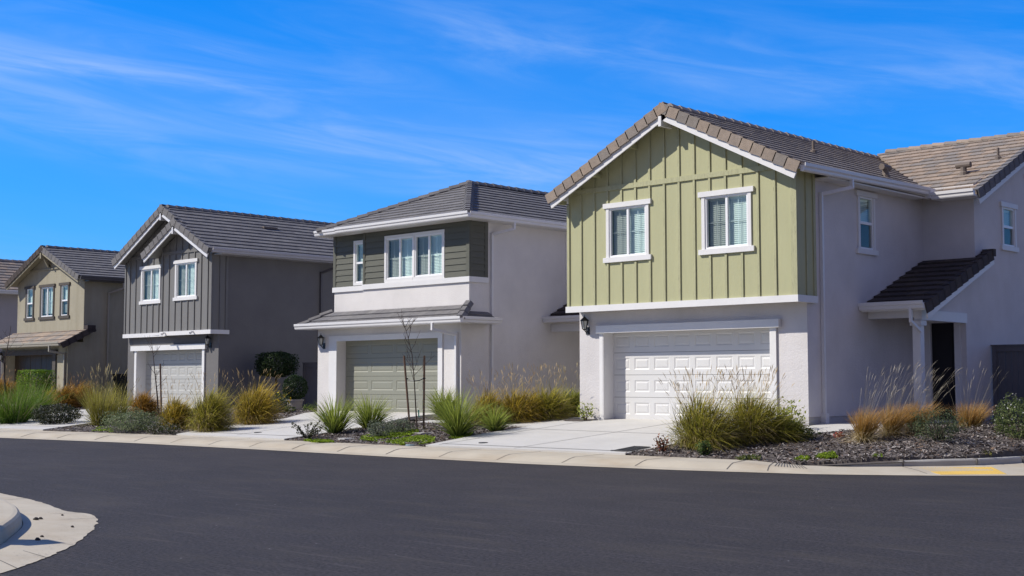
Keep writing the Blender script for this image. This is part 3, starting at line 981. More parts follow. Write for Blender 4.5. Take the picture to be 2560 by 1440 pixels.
    tee_vent(H, -13.9, 30.15, ze2 + s2 * 1.37 + .03, (1, 0, 0)); pipe_vent(H, -13.45, 31.1, ze2 + s2 * 2.3 + .05)
    # porch
    porch(H, -14.5, -13.22, 26.1, 28.6, 3.12, 29.5, 4.52)
    mb = MB()
    pf = Fr('front', 28.6)
    pf.box(mb, -14.08, -13.5, .62, 2.86, -.12, -.05)
    pf.box(mb, -14.0, -13.58, 1.75, 2.65, -.05, -.035); pf.box(mb, -14.0, -13.58, .8, 1.55, -.05, -.035)
    dr = mb.build('door', 'entry_black', H)
    mb = MB(); mb.tube([pf.p(-14.02, 1.55, -.05), pf.p(-14.02, 1.55, .0)], .025); mb.build('handle', 'black_metal', dr)
    mb = MB()
    pf.box(mb, -13.5, -13.36, .62, 2.86, .001, .03); pf.box(mb, -14.22, -14.08, .62, 2.86, .001, .03); pf.box(mb, -14.24, -13.31, 2.86, 2.98, .001, .06)
    mb.build('door_frame', 'white_paint', H)
    return H
def porch(H, xw, xo, ye, yb, ze, yt, zt, cols=DRK):
    """lean-to porch roof in the corner of side wall and wing, on a square post"""
    mb = MB()
    t_ = V((0, yt - ye, zt - ze)); tl = t_.length
    ytop = 29.14
    k = (ytop - ye) / (yt - ye)
    tiles(mb, (0, ye, ze), (1, 0, 0), t_, [(xw + .02, 0), (xo + .25, 0), (xo + .25, tl), (xw + .02, tl)] if False else [(xw + .02, 0), (xo + .24, 0), (xo + .24, tl * k), (xw + .02, tl * k)], cols, seed=41, expo=.33, step=.05, tw=.4)
    tiles(mb, (0, ye, ze), (1, 0, 0), t_, [(xo + .02, tl * k), (xo + .24, tl * k), (xo + .24, tl), (xo + .02, tl)], cols, seed=42)
    r = mb.build('porch_roof', ['tile_tan', 'white_paint'], H)
    mb = MB()
    rake(mb, (xo + .25, ye, ze), (xo + .25, yt, zt), (1, 0, 0), cols, seed=43)
    mb.build('barge_tiles', 'tile_tan', r)
    mb = MB()
    mb.box(xo + .03, xo + .30, yt - .02, yt + .12, zt - .10, zt + .07, 0, cols[0])
    mb.build('barge_tiles', 'tile_tan', r)
    mb = MB()
    barge(mb, (xo + .26, ye + .02, ze), (xo + .26, yt, zt), (1, 0, 0), h=.11, low=.29)
    mb.build('bargeboard', 'white_paint', r)
    mb = MB()
    gutter(mb, (xw + .02, ye + .02, ze - .05), (xo + .25, ye + .02, ze - .05), (0, -1, 0))
    gutter_o = mb.build('gutter', 'white_metal', r)
    mb = MB()
    xc = xo - .11
    downspout(mb, [(xo - .05, ye - .05, ze - .05), (xo - .05, ye - .05, ze - .32), (xo - .0, ye + .28, ze - .52)], (1, 0, 0), .06, .06)
    mb.build('downspout', 'white_metal', r)
    mb = MB()
    mb.box(xw + .01, xo - .02, ye + .34, ye + .50, ze - .22, ze - .02)
    mb.box(xo - .16, xo + .03, ye + .30, yb + .0, ze - .28, ze - .06)
    mb.build('porch_beam', 'white_paint', r)
    mb = MB()
    mb.box(xc - .09, xc + .09, ye + .31, ye + .49, .55, ze - .40); mb.box(xc - .13, xc + .13, ye + .27, ye + .53, ze - .40, ze - .29); mb.box(xc - .004, xc + .004, ye + .305, ye + .31, .6, ze - .4)
    mb.box(xc - .12, xc + .12, ye + .28, ye + .52, .50, .70)
    mb.build('porch_post', 'white_paint', r)
house_green()

# ------------------------------------------------------------------ the white house with the olive garage door
def house_olive():
    H = thing('house', (-28.7, 29, .55), 'two-storey off-white house with dark olive lap siding and olive garage door', 'house', 'houses along the street')
    lo, up, u2, sd = Fr('front', 24.62), Fr('front', 24.92), Fr('front', 25.12), Fr('side', -25.7)
    mb = MB()
    xl, xr = -32.03, -25.7
    wall(mb, lo, xl, xr, .5, 3.3, [(-31.10, -26.58, .45, 2.74, .36)])
    wd = (-27.87, -27.87, 0, 0)
    wall(mb, up, -30.24, xr, 3.3, 4.26); wall(mb, u2, -31.88, -30.24, 3.3, 4.26)
    mb.face([(-30.24, 24.92, 3.3), (-30.24, 25.12, 3.3), (-30.24, 25.12, 6.0), (-30.24, 24.92, 6.0)])
    ws_ = (28.98, 29.9, 4.5, 5.75)
    wall(mb, sd, 24.92, 36, .5, 6.05, [ws_])
    wall(mb, sd, 24.62, 24.92, .5, 3.3)
    wall(mb, Fr('left', xl), 24.62, 36, .5, 3.3); wall(mb, Fr('left', -31.88), 25.12, 36, 3.3, 6.05)
    wall(mb, Fr('back', 36), xl, xr, .5, 6.05)
    mb.build('wall', ['stucco_pale', 'dark_room'], H)
    mb = MB()
    wall(mb, Fr('side', -25.695), 25.8, 35.9, .45, .52)
    mb.build('foundation', 'foundation', H)
    # upper siding
    A, B, S = (-29.18, -28.01, 4.50, 5.70), (-27.93, -26.76, 4.50, 5.70), (-30.86, -30.34, 4.50, 5.70)
    mb = MB()
    wall(mb, up, -30.24, xr, 4.26, 6.05, [A, B]); wall(mb, u2, -31.88, -30.24, 4.26, 6.05, [S])
    lap_siding(mb, up, -30.16, xr - .08, 4.40, 6.02, .178, 0, [(A[0] - .1, B[1] + .1, 4.35, 5.80)]); lap_siding(mb, u2, -31.80, -30.25, 4.40, 6.02, .178, 0, [(S[0] - .1, S[1] + .1, 4.35, 5.80)])
    lap_siding(mb, sd, 25.0, 25.50, 4.40, 6.02, .178, 0)
    up.box(mb, -30.24, -30.15, 4.4, 6.02, 0, .036); up.box(mb, xr - .09, xr + .036, 4.4, 6.02, 0, .036); u2.box(mb, -31.915, -31.79, 4.4, 6.02, -.03, .036)
    sd.box(mb, 24.93, 25.01, 4.4, 6.02, 0, .034); sd.box(mb, 25.50, 25.62, 4.4, 6.02, 0, .034)
    mb.build('lap_siding', ['olive_siding', 'dark_room'], H)
    mb = MB()
    up.box(mb, -30.26, xr + .05, 4.25, 4.40, -.01, .05); sd.box(mb, 24.94, 25.64, 4.25, 4.40, 0, .046); u2.box(mb, -31.93, -30.262, 4.25, 4.40, 0, .05)
    mb.build('trim_band', 'white_paint', H)
    for k, sd_ in ((A, (1, 0)), (B, (0, 1))): window(H, up, *k, style='slider', ears=False, blind=.99, cw=.08, sides=sd_)
    window(H, u2, *S, style='hung', ears=False, blind=.99, cw=.08); window(H, sd, *ws_, style='hung', ears=False, blind=.4, cw=.09)
    mb = MB()
    up.box(mb, -28.009, -27.931, 4.42, 5.78, .0, .027)
    up.box(mb, -29.24, -26.66, 4.40, 4.42, .0, .034)
    mb.build('window_trim', 'white_paint', H)
    # garage
    mb = MB()
    lo.box(mb, -31.45, -31.08, .55, 2.88, .001, .035, 0); lo.box(mb, -26.6, -26.42, .55, 2.88, .001, .035); lo.box(mb, -31.08, -26.6, 2.72, 2.88, .001, .035)
    mb.build('garage_surround', 'white_paint', H)
    garage_door(H, lo, -31.09, -26.59, .60, 2.74, 4, -.34, 'door_olive')
    lantern(H, lo, -31.72, 2.74)
    # hip roof
    mb = MB()
    xa, xb, ye, ze, sl = -32.15, -25.28, 24.44, 6.03, .455
    hw = (xb - xa) / 2; xm = (xa + xb) / 2; zr = ze + sl * hw
    t_ = V((0, hw, hw * sl)); tl = t_.length
    tiles(mb, (0, ye, ze), (1, 0, 0), t_, [(xa + .287, .315), (xb - .287, .315), (xm, tl)], GRY, seed=51)
    tiles(mb, (0, ye, ze), (1, 0, 0), t_, [(xa + 1.3, 0), (xb, 0), (xb - .287, .315), (xa + 1.3, .315)], GRY, seed=59)
    ts = V((-hw, 0, hw * sl))
    tiles(mb, (xb, 0, ze), (0, 1, 0), ts, [(ye, 0), (36.4, 0), (36.4 - hw, tl), (ye + hw, tl)], GRY, seed=52, step=.037)
    tiles(mb, (xa, 0, ze), (0, 1, 0), (hw, 0, hw * sl), [(ye + .2, 0), (36.4, 0), (36.4 - hw, tl), (ye + hw, tl)], GRY, seed=53)
    tiles(mb, (0, 36.4, ze), (1, 0, 0), (0, -hw, hw * sl), [(xa, 0), (xb, 0), (xm, tl)], GRY, seed=54)
    r = mb.build('roof', ['tile_tan', 'white_paint'], H)
    mb = MB()
    caps(mb, (xb + .02, ye - .02, ze + .03), (xm, ye + hw, zr + .02), GRY, seed=55, up=.075, wd=.14); mb.build('ridge_tiles', 'tile_tan', r); mb = MB(); caps(mb, (xa + .1, ye + .12, ze + .06), (xm, ye + hw, zr + .02), GRY, seed=56, up=.075, wd=.14); mb.build('ridge_tiles', 'tile_tan', r); mb = MB(); caps(mb, (xm, ye + hw - .1, zr + .03), (xm, 36.4 - hw, zr + .03), GRY, seed=57)
    mb.build('ridge_tiles', 'tile_tan', r)
    mb = MB()
    gutter(mb, (-30.9, ye + .0, 5.95), (xb + .12, ye + .0, 5.95), (0, -1, 0)); gutter(mb, (xb - .0, ye, 5.95), (xb - .0, 36.4, 5.95), (1, 0, 0)); gutter(mb, (xa - .1, ye + .26, 5.98), (-30.84, ye + .26, 5.98), (0, -1, 0))
    mb.box(-30.88, xb, ye + .004, 24.92, 5.95, 5.985); mb.box(xb - .42, xb - .002, 24.94, 36, 5.952, 5.983); mb.box(xa, -30.89, ye + .264, 25.12, 5.98, 6.01)
    mb.build('gutter', 'white_metal', H)
    mb = MB()
    downspout(mb, [(-25.22, 26.2, 5.97), (-25.22, 26.2, 5.78)], (0, 1, 0)); downspout(mb, [(-25.22, 26.2, 5.78), (-25.64, 25.78, 5.62)], (0, 1, 0)); downspout(mb, [(-25.655, 25.76, 5.62), (-25.655, 25.76, .7)], (0, 1, 0))
    mb.build('downspout', 'white_metal', H)
    # pent roof over the garage
    mb = MB()
    ya, za, yb_, zb = 24.14, 3.17, 24.92, 3.62
    px0, px1 = -32.45, -25.25
    s2 = (zb - za) / (yb_ - ya)
    t2 = V((0, yb_ - ya, zb - za)); t2l = t2.length
    tiles(mb, (0, ya, za), (1, 0, 0), t2, [(px0, 0), (px1, 0), (px1 - .45, t2l), (px0 + .75, t2l)], GRY, seed=61, expo=.30)
    tiles(mb, (px1, 0, za), (0, 1, 0), (-.45, 0, .45 * s2), [(ya, 0), (25.62, 0), (25.62, .5), (ya + .6, .52)], GRY, seed=62, expo=.3)
    r2 = mb.build('pent_roof', ['tile_tan', 'white_paint'], H)
    mb = MB()
    caps(mb, (px1 + .02, ya - .02, za + .02), (px1 - .43, yb_ - .05, zb + .03), GRY, seed=63, L=.3, wd=.14, up=.075); mb.build('ridge_tiles', 'tile_tan', r2); mb = MB(); caps(mb, (px0, ya + .05, za + .03), (px0 + .7, yb_, zb + .03), GRY, seed=64, L=.4)
    mb.build('ridge_tiles', 'tile_tan', r2)
    mb = MB()
    gutter(mb, (px0, ya, za - .08), (px1 + .12, ya, za - .08), (0, -1, 0)); gutter(mb, (px1, ya, za - .08), (px1, 25.64, za - .08), (1, 0, 0))
    mb.box(px0 + .05, px1, ya + .004, 24.62, za - .08, za - .05); mb.box(-25.7, px1 - .002, 24.62, 25.62, za - .08, za - .05)
    mb.build('gutter', 'white_metal', r2)
    mb = MB()
    downspout(mb, [(-26.24, 24.05, 3.09), (-26.24, 24.05, 2.93)], (1, 0, 0)); downspout(mb, [(-26.24, 24.05, 2.93), (-25.86, 24.56, 2.80)], (1, 0, 0)); downspout(mb, [(-25.85, 24.575, 2.82), (-25.85, 24.575, .6)], (1, 0, 0))
    mb.build('downspout', 'white_metal', r2)
    # porch in the recess on the right
    mb = MB()
    tiles(mb, (0, 27.95, 3.30), (1, 0, 0), (0, 3, 1.45), [(-25.68, 0), (-22.6, 0), (-22.6, 3.2), (-25.68, 3.2)], DRK, seed=71, step=.05)
    r3 = mb.build('porch_roof', ['tile_tan', 'white_paint'], H)
    mb = MB(); gutter(mb, (-25.68, 27.97, 3.22), (-22.6, 27.97, 3.22), (0, -1, 0)); mb.build('gutter', 'white_metal', r3)
    mb = MB(); mb.box(-25.69, -22.7, 28.25, 28.42, 2.96, 3.18); mb.box(-22.95, -22.75, 28.26, 28.44, .6, 2.95); mb.box(-23.05, -22.65, 28.22, 28.46, 2.74, 2.955); mb.build('porch_beam', 'white_paint', r3)
    mb = MB(); wall(mb, Fr('front', 30.8), -25.7, -22.4, .5, 6.0); wall(mb, Fr('side', -22.4), 30.8, 36, .5, 6.0); mb.build('wing_wall', ['stucco_greige', 'dark_room'], H)
house_olive()

# ------------------------------------------------------------------ the charcoal house
def house_charcoal():
    H = thing('house', (-40.3, 29, .5), 'two-storey charcoal grey house with two stacked front gables', 'house', 'houses along the street')
    lo, bx, bl, sd = Fr('front', 24.7), Fr('front', 24.37), Fr('front', 24.55), Fr('side', -37.55)
    xl, xr = -43.45, -37.55
    mb = MB()
    wall(mb, lo, xl, xr, .45, 3.2, [(-42.78, -38.45, .4, 2.62, .36)])
    wall(mb, sd, 24.7, 36.5, .45, 6.1); wall(mb, Fr('left', xl), 24.7, 36.5, .45, 6.1); wall(mb, Fr('back', 36.5), xl, xr, .45, 6.1)
    mb.face([(xl, 36.5, 6.1), (xr, 36.5, 6.1), (-40.3, 36.5, 7.7)])
    mb.face([(xl, 24.56, 3.15), (xr, 24.38, 3.15), (xr, 24.7, 3.15), (xl, 24.7, 3.15)])
    mb.build('wall', ['stucco_charcoal', 'dark_room'], H)
    w2, w1 = (-39.68, -38.50, 4.415, 5.585), (-42.24, -41.10, 4.40, 5.54)
    xm, zr, sl = -40.3, 7.62, .527
    xi, zi = -39.2, 7.62 - .527 * 1.1
    zo = lambda x: zr - .16 - sl * abs(x - xm)
    zin = lambda x: zi - .16 - sl * abs(x - xi)
    mb = MB()
    sx_ = -40.62
    wall(mb, bl, xl, sx_, 3.15, 5.6, [w1]); wall(mb, bx, sx_, xr + .04, 3.15, 5.6, [w2])
    bl_pts = [(xl, 5.6), (xr, 5.6), (xr, zo(xr)), (xm, zo(xm)), (xl, zo(xl))]
    mb.face([bl.p(xl, 5.6), bl.p(sx_, 5.6), bl.p(sx_, 6.3), bl.p(sx_, zo(sx_)), bl.p(xl, zo(xl))])
    mb.face([bl.p(sx_, 5.6), bl.p(-39.0, 5.6), bl.p(-39.0, zo(-39.0)), bl.p(xm, zo(xm)), bl.p(sx_, zo(sx_))])
    mb.face([bx.p(sx_, 5.6), bx.p(xr + .04, 5.6), bx.p(xr + .04, zin(xr)), bx.p(xi, zin(xi)), bx.p(sx_, zin(sx_))])
    mb.face([(sx_, 24.37, 3.15), (sx_, 24.55, 3.15), (sx_, 24.55, 6.2), (sx_, 24.37, 6.2)])
    s2 = Fr('side', xr + .04)
    wall(mb, s2, 24.37, 25.0, 3.15, 6.0)
    mb.face([s2.p(25.0, 3.15), s2.p(25.0, 6), s2.p(25.0, 6, -.05), s2.p(25.0, 3.15, -.05)])
    mb.build('board_cladding', ['grey_paint', 'dark_room'], H)
    mb = MB()
    belt = (-99, 99, 5.93, 6.04)
    cas = lambda w_: (w_[0] - .17, w_[1] + .17, w_[2] - .12, w_[3] + .12)
    battens(mb, bl, xl, sx_ - .03, 3.25, zo, .40, 0, skip=[cas(w1), belt], start=.3)
    battens(mb, bl, sx_, -39.3, 6.3, zo, .40, 0, skip=[belt], start=.1)
    battens(mb, bx, sx_ + .1, xr - .05, 3.25, zin, .405, 0, skip=[cas(w2), belt], start=.32)
    bl.box(mb, xl - .02, xl + .06, 3.25, 5.8, 0, .03); bx.box(mb, sx_ - .02, sx_ + .07, 3.25, 6.2, 0, .03); bx.box(mb, xr - .05, xr + .066, 3.25, 5.8, 0, .03)
    bl.box(mb, xl + .1, -41.0, 5.93, 6.04, 0, .034); bx.box(mb, sx_ + .08, xr - .2, 5.93, 6.04, 0, .034)
    s2.box(mb, 24.372, 24.43, 3.25, 5.9, 0, .026); s2.box(mb, 24.67, 24.72, 3.25, 5.9, 0, .026); s2.box(mb, 24.91, 25.0, 3.25, 5.9, 0, .026)
    mb.build('batten', 'grey_wood', H)
    mb = MB()
    bl.box(mb, xl - .05, sx_, 3.10, 3.24, -.02, .05); bx.box(mb, sx_ - .05, xr + .085, 3.11, 3.25, -.02, .05); s2.box(mb, 24.39, 25.06, 3.11, 3.25, -.02, .045)
    mb.build('trim_band', 'white_paint', H)
    mb = MB()
    for uu in (-40.3, -38.5):
        mb.tube([bx.p(uu, 3.2, .05), bx.p(uu, 3.2, .12)], .03, 8); mb.tube([bx.p(uu, 3.2, .12), bx.p(uu + .03, 3.15, .2)], .045, 8)
        mb.build('floodlight', 'white_vinyl', H); mb = MB()
    window(H, bx, *w2, style='slider', blind=.99); window(H, bl, *w1, style='slider', blind=.99)
    mb = MB()
    lo.box(mb, -42.90, -42.76, .5, 2.62, .001, .05); lo.box(mb, -38.47, -38.33, .5, 2.62, .001, .05); lo.box(mb, -43.1, -38.22, 2.62, 2.80, .001, .10)
    lo.box(mb, -42.77, -42.75, .5, 2.62, -.35, .03); lo.box(mb, -38.47, -38.45, .5, 2.62, -.35, .03)
    mb.build('garage_surround', 'white_paint', H)
    garage_door(H, lo, -42.77, -38.44, .55, 2.66, 8, -.34, 'door_grey')
    lantern(H, lo, -38.02, 2.88)
    # roof
    ex_ = 3.3
    zE = zr - sl * ex_
    tl = math.hypot(ex_, sl * ex_)
    mb = MB()
    tiles(mb, (xm + ex_, 0, zE), (0, 1, 0), (-ex_, 0, sl * ex_), [(24.12, 0), (37, 0), (37, tl), (24.12, tl)], GRY, seed=81, step=.037)
    ti = math.hypot(2.2, 2.2 * sl)
    tiles(mb, (xm + ex_, 0, zE), (0, 1, 0), (-ex_, 0, sl * ex_), [(23.93, 0), (24.12, 0), (24.12, ti), (23.93, ti)], GRY, seed=82, step=.037)
    tiles(mb, (xm - ex_, 0, zE), (0, 1, 0), (ex_, 0, sl * ex_), [(24.12, 0), (37, 0), (37, tl), (24.12, tl)], GRY, seed=83)
    tiles(mb, (xi - 2.05, 0, zi - sl * 2.05), (0, 1, 0), (2.05, 0, sl * 2.05), [(23.93, 0), (24.62, 0), (24.62, 2.34), (23.93, 2.34)], GRY, seed=84)
    r = mb.build('roof', ['tile_tan', 'grey_paint'], H)
    mb = MB(); caps(mb, (xm, 24.3, zr), (xm, 37, zr), GRY, seed=85); mb.build('ridge_tiles', 'tile_tan', r)
    mb = MB()
    rake(mb, (xm - ex_, 24.076, zE), (xm, 24.076, zr), (0, -1, 0), GRY, seed=86, ext=.10)
    mb.build('barge_tiles', 'tile_tan', r)
    mb = MB()
    rake(mb, (xi + .25, 24.08, zr - sl * 1.35), (xm, 24.08, zr), (0, -1, 0), GRY, seed=87, ext=.10)
    mb.build('barge_tiles', 'tile_tan', r)
    mb = MB()
    rake(mb, (xm + ex_, 23.9, zE), (xi, 23.9, zi), (0, -1, 0), GRY, seed=88, ext=.10)
    mb.build('barge_tiles', 'tile_tan', r)
    mb = MB()
    rake(mb, (xi - 2.05, 23.896, zi - sl * 2.05), (xi, 23.896, zi), (0, -1, 0), GRY, seed=89, ext=.10)
    mb.build('barge_tiles', 'tile_tan', r)
    mb = MB()
    barge(mb, (xm - ex_, 24.09, zE), (xm, 24.09, zr), (0, -1, 0), h=.15, low=.30)
    mb.build('bargeboard', 'white_metal', r)
    mb = MB()
    barge(mb, (xi + .25, 24.09, zr - sl * 1.35), (xm, 24.09, zr), (0, -1, 0), h=.15, low=.30)
    mb.build('bargeboard', 'white_metal', r)
    mb = MB()
    barge(mb, (xm + ex_, 23.91, zE), (xi, 23.91, zi), (0, -1, 0), h=.15, low=.30)
    mb.build('bargeboard', 'white_metal', r)
    mb = MB()
    barge(mb, (xi - 2.05, 23.91, zi - sl * 2.05), (xi, 23.91, zi), (0, -1, 0), h=.15, low=.30)
    mb.build('bargeboard', 'white_metal', r)
    mb = MB()
    mb.box(xm - .08, xm, 24.06, 24.55, 7.14, 7.38); mb.build('ridge_beam', 'white_metal', r); mb = MB(); mb.box(xi - .08, xi, 23.88, 24.37, zi - .48, zi - .24)
    mb.build('ridge_beam', 'white_metal', r)
    mb = MB(); mb.box(xm + .9, xm + 1.15, 27.6, 28.2, zr - sl * 1.02 - .02, zr - sl * 1.02 + .05); mb.build('roof_vent', 'dark_vent', r)
    mb = MB()
    gutter(mb, (-37.0, 24.0, 5.78), (-37.0, 37, 5.84), (1, 0, 0)); mb.box(-37.5, -37.0, 24.4, 36.9, 5.76, 5.79)
    mb.build('gutter', 'grey_metal', H)
    mb = MB()
    downspout(mb, [(-36.95, 29.25, 5.8), (-36.95, 29.25, 5.64)], (0, 1, 0)); downspout(mb, [(-36.95, 29.25, 5.64), (-37.49, 28.95, 5.42)], (0, 1, 0)); downspout(mb, [(-37.505, 28.94, 5.44), (-37.505, 28.94, .6)], (0, 1, 0))
    mb.build('downspout', 'dark_metal_paint', H)
house_charcoal()

# ------------------------------------------------------------------ the tan house
def house_tan():
    H = thing('house', (-51.5, 30, .5), 'two-storey tan stucco house with brown garage and three narrow gable windows', 'house', 'houses along the street')
    up, lo, sd = Fr('front', 25.7), Fr('front', 25.05), Fr('side', -48.7)
    xl, xr = -54.55, -48.7
    W1, W2, W3 = (-53.68, -53.12, 4.22, 5.46), (-52.36, -51.32, 4.22, 5.46), (-50.60, -50.04, 4.22, 5.46)
    xm, zr, sl = -51.62, 7.10, .43
    mb = MB()
    wall(mb, lo, xl, xr, .45, 3.1, [(-54.2, -49.85, .4, 2.62, .5)])
    wall(mb, up, xl, xr, 3.1, 5.6, [W1, W2, W3])
    zo = lambda x: zr - .12 - sl * abs(x - xm)
    mb.face([up.p(xl, 5.6), up.p(xr, 5.6), up.p(xr, zo(xr)), up.p(xm, zo(xm)), up.p(xl, zo(xl))])
    wall(mb, sd, 25.7, 37, .45, 5.75); wall(mb, sd, 25.05, 25.7, .45, 3.1)
    wall(mb, Fr('left', xl), 25.05, 37, .45, 3.1); wall(mb, Fr('left', xl), 25.7, 37, 3.1, 5.75); wall(mb, Fr('back', 37), xl, xr, .45, 5.75)
    mb.face([(xl, 37, 5.75), (xr, 37, 5.75), (xm, 37, zr)])
    mb.build('wall', ['stucco_tan', 'dark_room'], H)
    mb = MB()
    up.box(mb, xl + 1.0, xr - 1.0, 6.18, 6.24, 0, .05)
    mb.box(xm - .05, xm + .05, 25.6, 25.7, 6.26, 6.9); mb.beam((xm, 25.62, 6.3), (xm, 25.3, 6.85), .1, .1, (0, 0, 1))
    mb.build('gable_trim', 'tan_trim', H)
    for k, s_ in ((W1, 'hung'), (W2, 'slider'), (W3, 'hung')): window(H, up, *k, style=s_, casing='brown_trim', blind=.9, cw=.10)
    mb = MB()
    lo.box(mb, -49.86, -49.6, .5, 2.60, .001, .06); lo.box(mb, -54.4, -54.18, .5, 2.60, .001, .06); lo.box(mb, -54.5, -49.5, 2.60, 2.80, .001, .10)
    mb.build('garage_surround', 'brown_trim', H)
    mb = MB()
    n = 9
    for i in range(n):
        a = -54.18 + 4.32 * i / n
        lo.box(mb, a + .006, a + 4.32 / n - .006, .52, 2.64, -.5, -.42)
        if i % 2: lo.box(mb, a - .012, a + .012, .52, 2.64, -.42, -.41, 1)
    mb.build('garage_door', ['door_brown', 'brown_trim'], H)
    lantern(H, lo, -54.05 - .3, 2.55)
    ex_, y0 = 3.25, 25.3
    zE = zr - sl * ex_
    tl = math.hypot(ex_, sl * ex_)
    mb = MB()
    tiles(mb, (xm + ex_, 0, zE), (0, 1, 0), (-ex_, 0, sl * ex_), [(y0, 0), (37.4, 0), (37.4, tl), (y0, tl)], GRY, seed=91, step=.037)
    tiles(mb, (xm - ex_, 0, zE), (0, 1, 0), (ex_, 0, sl * ex_), [(y0, 0), (37.4, 0), (37.4, tl), (y0, tl)], GRY, seed=92)
    r = mb.build('roof', ['tile_tan', 'tan_trim'], H)
    mb = MB(); caps(mb, (xm, y0 + .2, zr), (xm, 37.4, zr), GRY, seed=93); mb.build('ridge_tiles', 'tile_tan', r)
    mb = MB()
    rake(mb, (xm + ex_, y0 - .03, zE), (xm, y0 - .03, zr), (0, -1, 0), GRY, seed=94, ext=.10)
    mb.build('barge_tiles', 'tile_tan', r)
    mb = MB()
    rake(mb, (xm - ex_, y0 - .034, zE), (xm, y0 - .034, zr), (0, -1, 0), DRK, seed=95, ext=.10)
    mb.build('barge_tiles', 'tile_tan', r)
    mb = MB()
    barge(mb, (xm + ex_, y0 - .02, zE), (xm, y0 - .02, zr), (0, -1, 0), h=.13, low=.27)
    mb.build('bargeboard', 'tan_trim', r)
    mb = MB()
    barge(mb, (xm - ex_, y0 - .02, zE), (xm, y0 - .02, zr), (0, -1, 0), h=.13, low=.27)
    mb.build('bargeboard', 'tan_trim', r)
    mb = MB()
    mb.box(xm - .07, xm + .03, y0 - .06, 25.7, 6.62, 6.86)
    mb.build('ridge_beam', 'tan_trim', r)
    mb = MB(); gutter(mb, (-48.36, y0, 5.58), (-48.36, 37.4, 5.60), (1, 0, 0)); mb.box(-48.8, -48.36, 25.7, 37, 5.54, 5.58); mb.build('gutter', 'dark_metal_paint', H)
    mb = MB()
    downspout(mb, [(-48.3, 27.2, 5.5), (-48.3, 27.2, 5.3)], (0, 1, 0)); downspout(mb, [(-48.3, 27.2, 5.3), (-48.65, 26.75, 5.1)], (0, 1, 0)); downspout(mb, [(-48.655, 26.74, 5.12), (-48.655, 26.74, .6)], (0, 1, 0))
    mb.build('downspout', 'tan_metal', H)
    mb = MB()
    ya, za, yb_, zb = 24.6, 2.98, 26.0, 3.72
    t2 = V((0, yb_ - ya, zb - za)); t2l = t2.length
    tiles(mb, (0, ya, za), (1, 0, 0), t2, [(-54.9, 0), (-48.42, 0), (-48.42, t2l * .79), (-54.9, t2l * .79)], TAN, seed=96, expo=.40)
    r2 = mb.build('pent_roof', ['tile_tan', 'tan_trim'], H)
    mb = MB()
    rake(mb, (-48.40, ya, za), (-48.40, yb_, zb), (1, 0, 0), DRK, seed=97)
    mb.build('barge_tiles', 'tile_tan', r2)
    mb = MB()
    mb.box(-48.68, -48.37, yb_ - .3, yb_ + .05, zb - .22, zb + .05, 0, DRK[1])
    mb.build('barge_tiles', 'tile_tan', r2)
    mb = MB(); gutter(mb, (-54.9, ya, za - .06), (-48.42, ya, za - .06), (0, -1, 0)); mb.build('gutter', 'tan_metal', r2)
    mb = MB()
    downspout(mb, [(-49.15, 24.5, 2.92), (-49.15, 24.5, 2.72)], (1, 0, 0)); downspout(mb, [(-49.15, 24.5, 2.72), (-48.85, 24.99, 2.62)], (1, 0, 0)); downspout(mb, [(-48.85, 25.0, 2.62), (-48.85, 25.0, .55)], (1, 0, 0))
    mb.build('downspout', 'tan_metal', r2)
house_tan()

def house_lilac():
    H = thing('house', (-65, 32, .5), 'tan-roofed house with lilac grey side wall at the left edge of the photo', 'house', 'houses along the street')
    mb = MB()
    xr, xm = -60.55, -63.2
    wall(mb, Fr('side', xr), 25.6, 38, .4, 5.7); wall(mb, Fr('front', 25.6), -66.4, xr, .4, 5.7); wall(mb, Fr('left', -66.4), 25.6, 38, .4, 5.7); wall(mb, Fr('back', 38), -66.4, xr, .4, 5.7)
    mb.face([(-66.4, 25.6, 5.7), (xr, 25.6, 5.7), (xm, 25.6, 7.3)]); mb.face([(-66.4, 38, 5.7), (xr, 38, 5.7), (xm, 38, 7.3)])
    mb.build('wall', ['stucco_lilac', 'dark_room'], H)
    mb = MB()
    zr, sl, ex_ = 7.52, .575, 3.1
    tl = math.hypot(ex_, sl * ex_)
    tiles(mb, (xm + ex_, 0, zr - sl * ex_), (0, 1, 0), (-ex_, 0, sl * ex_), [(25.2, 0), (38.3, 0), (38.3, tl), (25.2, tl)], TAN, seed=101)
    tiles(mb, (xm - ex_, 0, zr - sl * ex_), (0, 1, 0), (ex_, 0, sl * ex_), [(25.2, 0), (38.3, 0), (38.3, tl), (25.2, tl)], TAN, seed=102)
    r = mb.build('roof', ['tile_tan', 'white_paint'], H)
    mb = MB(); caps(mb, (xm, 25.3, zr), (xm, 38.3, zr), BRN, seed=103); mb.build('ridge_tiles', 'tile_tan', r)
    mb = MB(); gutter(mb, (xm + ex_ + .02, 25.2, 5.66), (xm + ex_ + .02, 38.3, 5.7), (1, 0, 0)); mb.build('gutter', 'white_metal', H)
house_lilac()

